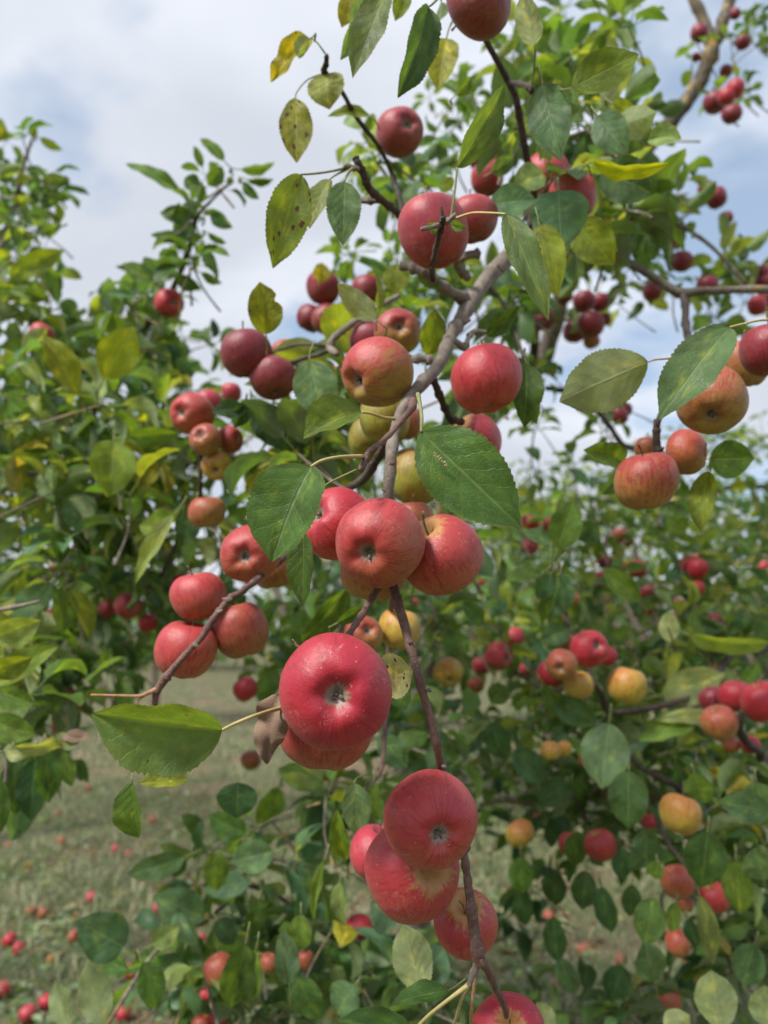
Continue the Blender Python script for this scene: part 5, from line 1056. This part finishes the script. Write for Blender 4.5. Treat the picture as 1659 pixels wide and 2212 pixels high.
CL = [('apples in the loose trio on sky at the right', 'of the trio against sky at right', [(1525, 408, 36, 2.1, 'M'), (1548, 428, 45, 2.1, 'M'), (1568, 471, 31, 2.1, 'M')]),
      ('apples along the lichened limb', 'along the lichened limb', [(1544, 222, 50, 2.1, 'M'), (1581, 247, 43, 2.0, 'M'), (1605, 92, 32, 2.2, 'M'), (1504, 124, 20, 2.2, 'M'), (1568, 154, 28, 2.25, 'M'), (1588, 30, 24, 2.15, 'M')]),
      ('apples in the dark cluster over the grey limb', 'of the cluster before the upright limb', [(1296, 653, 42, 1.95, 'M'), (1262, 652, 50, 1.9, 'M'), (1218, 640, 40, 2.0, 'M'), (1174, 692, 48, 1.9, 'M'), (1276, 701, 58, 1.85, 'M'), (1241, 716, 50, 1.95, 'M'), (1278, 737, 36, 1.95, 'O'), (1305, 690, 30, 2.0, 'M')]),
      ('apples at the right edge by the side branch', 'at the right edge by the side branch', [(1646, 586, 30, 2.0, 'M'), (1650, 609, 36, 2.0, 'M'), (1636, 660, 42, 2.0, 'R'), (1660, 640, 40, 2.1, 'M')]),
      ('small apples behind the black twig', 'of those behind the black twig', [(1033, 347, 38, 2.0, 'M'), (1018, 314, 20, 2.4, 'M'), (1066, 352, 30, 2.1, 'M')]),
      ('apples beside the pale underside leaf', 'of the pair under the pale leaf underside', [(1338, 899, 37, 1.8, 'M'), (1350, 884, 32, 1.9, 'M')]),
      ('apples in the bright cluster of the right tree', 'of the bright cluster in the right tree', [(1274, 1401, 80, 1.3, 'R'), (1213, 1436, 66, 1.25, 'O'), (1190, 1456, 60, 1.32, 'R'), (1250, 1479, 62, 1.28, 'Y'), (1354, 1481, 84, 1.3, 'Y'), (1223, 1386, 38, 1.42, 'O'), (1311, 1416, 46, 1.4, 'R')]),
      ('apples in the pink cluster over the grass', 'of the pink cluster left in the right tree', [(1109, 1375, 48, 1.8, 'K'), (1078, 1417, 62, 1.7, 'K'), (1040, 1438, 40, 1.8, 'K'), (1136, 1445, 30, 1.9, 'K'), (1028, 1480, 36, 1.9, 'O')]),
      ('apples in the small red string deep in the right tree', 'of the string deep at right', [(1336, 1194, 30, 2.5, 'M'), (1319, 1171, 28, 2.5, 'M'), (1343, 1153, 26, 2.6, 'M'), (1355, 1170, 24, 2.6, 'M'), (1376, 1229, 42, 2.3, 'R'), (1344, 1224, 28, 2.5, 'O'), (1399, 1278, 38, 2.4, 'M'), (1396, 1313, 36, 2.4, 'R'), (1379, 1325, 24, 2.5, 'M')]),
      ('apples at the right edge low', 'of the crimson cluster at the right edge', [(1554, 1561, 78, 1.25, 'O'), (1539, 1511, 58, 1.40, 'M'), (1589, 1504, 72, 1.34, 'R'), (1646, 1516, 88, 1.25, 'R'), (1622, 1609, 40, 1.4, 'R'), (1580, 1609, 36, 1.42, 'O')]),
      ('yellowish apples under the right tree', 'of the yellowish three left of the bluish leaf', [(1189, 1621, 42, 1.32, 'Y'), (1219, 1617, 34, 1.36, 'Y'), (1263, 1643, 28, 1.4, 'O')]),
      ('apples in the pink group inside the left tree', 'of the pink group inside the left tree', [(278, 1309, 58, 1.6, 'K'), (233, 1314, 44, 1.7, 'K'), (321, 1346, 42, 1.6, 'R'), (187, 1236, 34, 1.9, 'O'), (147, 1254, 22, 1.9, 'O'), (115, 1229, 22, 2.0, 'O')]),
      ('apple pair over the grass at left', 'of the pair over the left grass', [(145, 1521, 68, 1.5, 'O'), (138, 1568, 48, 1.55, 'R')]),
      ('apple pair in the left tree', 'of the shaded pair in the left tree', [(145, 901, 36, 1.8, 'O'), (177, 887, 34, 1.9, 'O')]),
      ('apples at the bottom edge left', 'of the pair on the bottom edge', [(473, 2200, 38, 1.3, 'R'), (436, 2215, 46, 1.3, 'O')])]
for grp, where, mem in CL:
    mem = sorted(mem, key=lambda a: a[0])
    for i, (u, v, D, d, k) in enumerate(mem):
        pos_ = ('left' if i == 0 else 'right') if len(mem) == 2 else (ORD[i] if i < len(mem)-1 else 'rightmost')
        cal = (.35, .35, .8) if u == 1274 else ((-.35, -.1, .9) if u == 1213 else ((.6, -.1, .7) if u in (1078, 278) else None))
        apple(u, v, D, d, k, cal, label='%s apple, %s %s' % (WORD[k], pos_, where), group=grp)
r_ = random.Random(31)
for grp, n, u0, u1, v0, v1, d0, d1, ks, where in (
        ('small apples deep in the right tree', 13, 1170, 1640, 1130, 1350, 1.9, 2.4, 'RMKO', 'of the scattered ones in the right tree'),
        ('small apples deep in the left tree', 10, 40, 420, 830, 1420, 1.5, 2.0, 'ORK', 'of the scattered ones in the left tree'),
        ('small apples in the upper right crown', 12, 1200, 1600, 60, 560, 1.5, 2.2, 'MMR', 'of the scattered ones at upper right')):
    pts = []
    while len(pts) < n:
        c0 = (r_.uniform(u0, u1), r_.uniform(v0, v1), r_.uniform(d0, d1))
        for k in range(r_.choice((1, 2, 3))):
            if len(pts) < n: pts.append((c0[0]+r_.uniform(-34, 34), c0[1]+r_.uniform(-28, 28), c0[2]+r_.uniform(-.05, .05)))
    pts.sort()
    for i, (u, v, d) in enumerate(pts):
        k = r_.choice(ks); apple(u, v, r_.uniform(.038, .052)*FU/d, d, k, label='%s apple, %s %s' % (WORD[k], ORD[i] if i < n-1 else 'rightmost', where), group=grp)
# fallen apples: each lies where its pixel ray meets the turf
def fallen(lst, grp, where):
    lst = sorted(lst, key=lambda a: a[0])
    for i, (u, v, k) in enumerate(lst):
        ray = FW+RT*((u-829.5)/FU)+UP*((1106-v)/FU); d = -(CAMH-.03)/ray.z; p_ = CAM+ray*d; D = ar.uniform(.046, .062)
        p_.z = gz(p_.x, p_.y)+D*.42
        lb = 'fallen %s apple, %s %s' % (WORD[k], ORD[i] if i < len(lst)-1 else 'rightmost', where)
        o = apple(u, v, D/d*FU, d, k, (ar.uniform(-1, 1), ar.uniform(-.6, .6), ar.uniform(-.5, 1)), label=lb, group=grp, pos=p_, real=D)
fallen([(20, 2032, 'R'), (42, 2052, 'R'), (112, 2072, 'Y'), (6, 2139, 'R'), (102, 2164, 'R'), (282, 2102, 'R'), (267, 2186, 'R'), (198, 1941, 'K'), (60, 2190, 'K'), (160, 2020, 'O'), (225, 2150, 'R')], 'fallen apples in the left foreground grass', 'on the near grass at left')
fallen([(15, 1824, 'O'), (250, 1834, 'K'), (278, 1843, 'K'), (132, 1819, 'O'), (128, 1752, 'O'), (190, 1700, 'O'), (60, 1720, 'K'), (330, 1770, 'O')], 'fallen apples farther off at left', 'on the farther grass at left')
fallen([(413, 2104, 'K'), (408, 2144, 'R'), (448, 2151, 'R'), (433, 2032, 'K'), (420, 2052, 'K'), (345, 1960, 'K'), (70, 1968, 'O'), (92, 1974, 'O')], 'fallen apples around the low twigs', 'on the grass around the low twigs')
fallen([(1261, 2057, 'O'), (1341, 2081, 'O'), (1396, 2116, 'R'), (1420, 2127, 'R'), (1503, 2111, 'R'), (1209, 2137, 'O'), (1238, 2136, 'R'), (1188, 1972, 'O'), (1546, 2092, 'O'), (1448, 2140, 'K')], 'fallen apples under the right tree', 'on the turf under the right tree')
# fruit still on the trees of the rows behind
r_ = random.Random(5); far_pts = []
for (ti, n) in ((0, 7), (1, 4), (2, 4), (3, 7), (4, 9), (5, 4)):
    u, d, tv, bv, ru, lb, _ = FT[ti]
    side = {0: 'behind the left tree', 1: 'left of the hanging branch', 2: 'straight behind the hanging cluster', 3: 'behind the rosette', 4: 'behind the right tree', 5: 'at the right edge'}[ti]
    pts = sorted([(u+r_.uniform(-.8, .8)*ru, r_.uniform(tv+90, bv-40)) for _ in range(n)])
    for i, (uu, vv) in enumerate(pts):
        apple(uu, vv, 0.055*FU/d, d-size_at(ru, d)*.75, r_.choice('RKOM'), label='distant small apple, %s in the row tree %s' % (ORD[i] if i < len(pts)-1 else 'rightmost', side), group='distant apples in the tree '+side, real=.055)
# tiny insect frass on the broad leaf
egg = [o for o in hero.children if o.get('label', '').startswith('broad dark green')][0]
V, F = [], []
r_ = random.Random(3)
for i in range(16):
    u = 940+i*1.7+r_.uniform(-3, 3); v = 978+i*1.9+r_.uniform(-3, 3)
    c = P(u, v, .487); s = size_at(r_.uniform(1.6, 3), .487); b = len(V)
    for dx, dy, dz in ((1, 0, 0), (-1, 0, 0), (0, 1, 0), (0, -1, 0), (0, 0, 1), (0, 0, -1)): V.append(c+Vector((dx*s, dy*s*.7, dz*s)))
    F += [(b+x_, b+y_, b+z_) for x_, y_, z_ in ((0, 2, 4), (2, 1, 4), (1, 3, 4), (3, 0, 4), (2, 0, 5), (1, 2, 5), (3, 1, 5), (0, 3, 5))]
fr = link('insect_frass', new_mesh('insect_frass', V, F, [simple('frass_pink', (.42, .22, .16), (.55, .38, .30), 300)]), egg); tag(fr, kind='stuff')
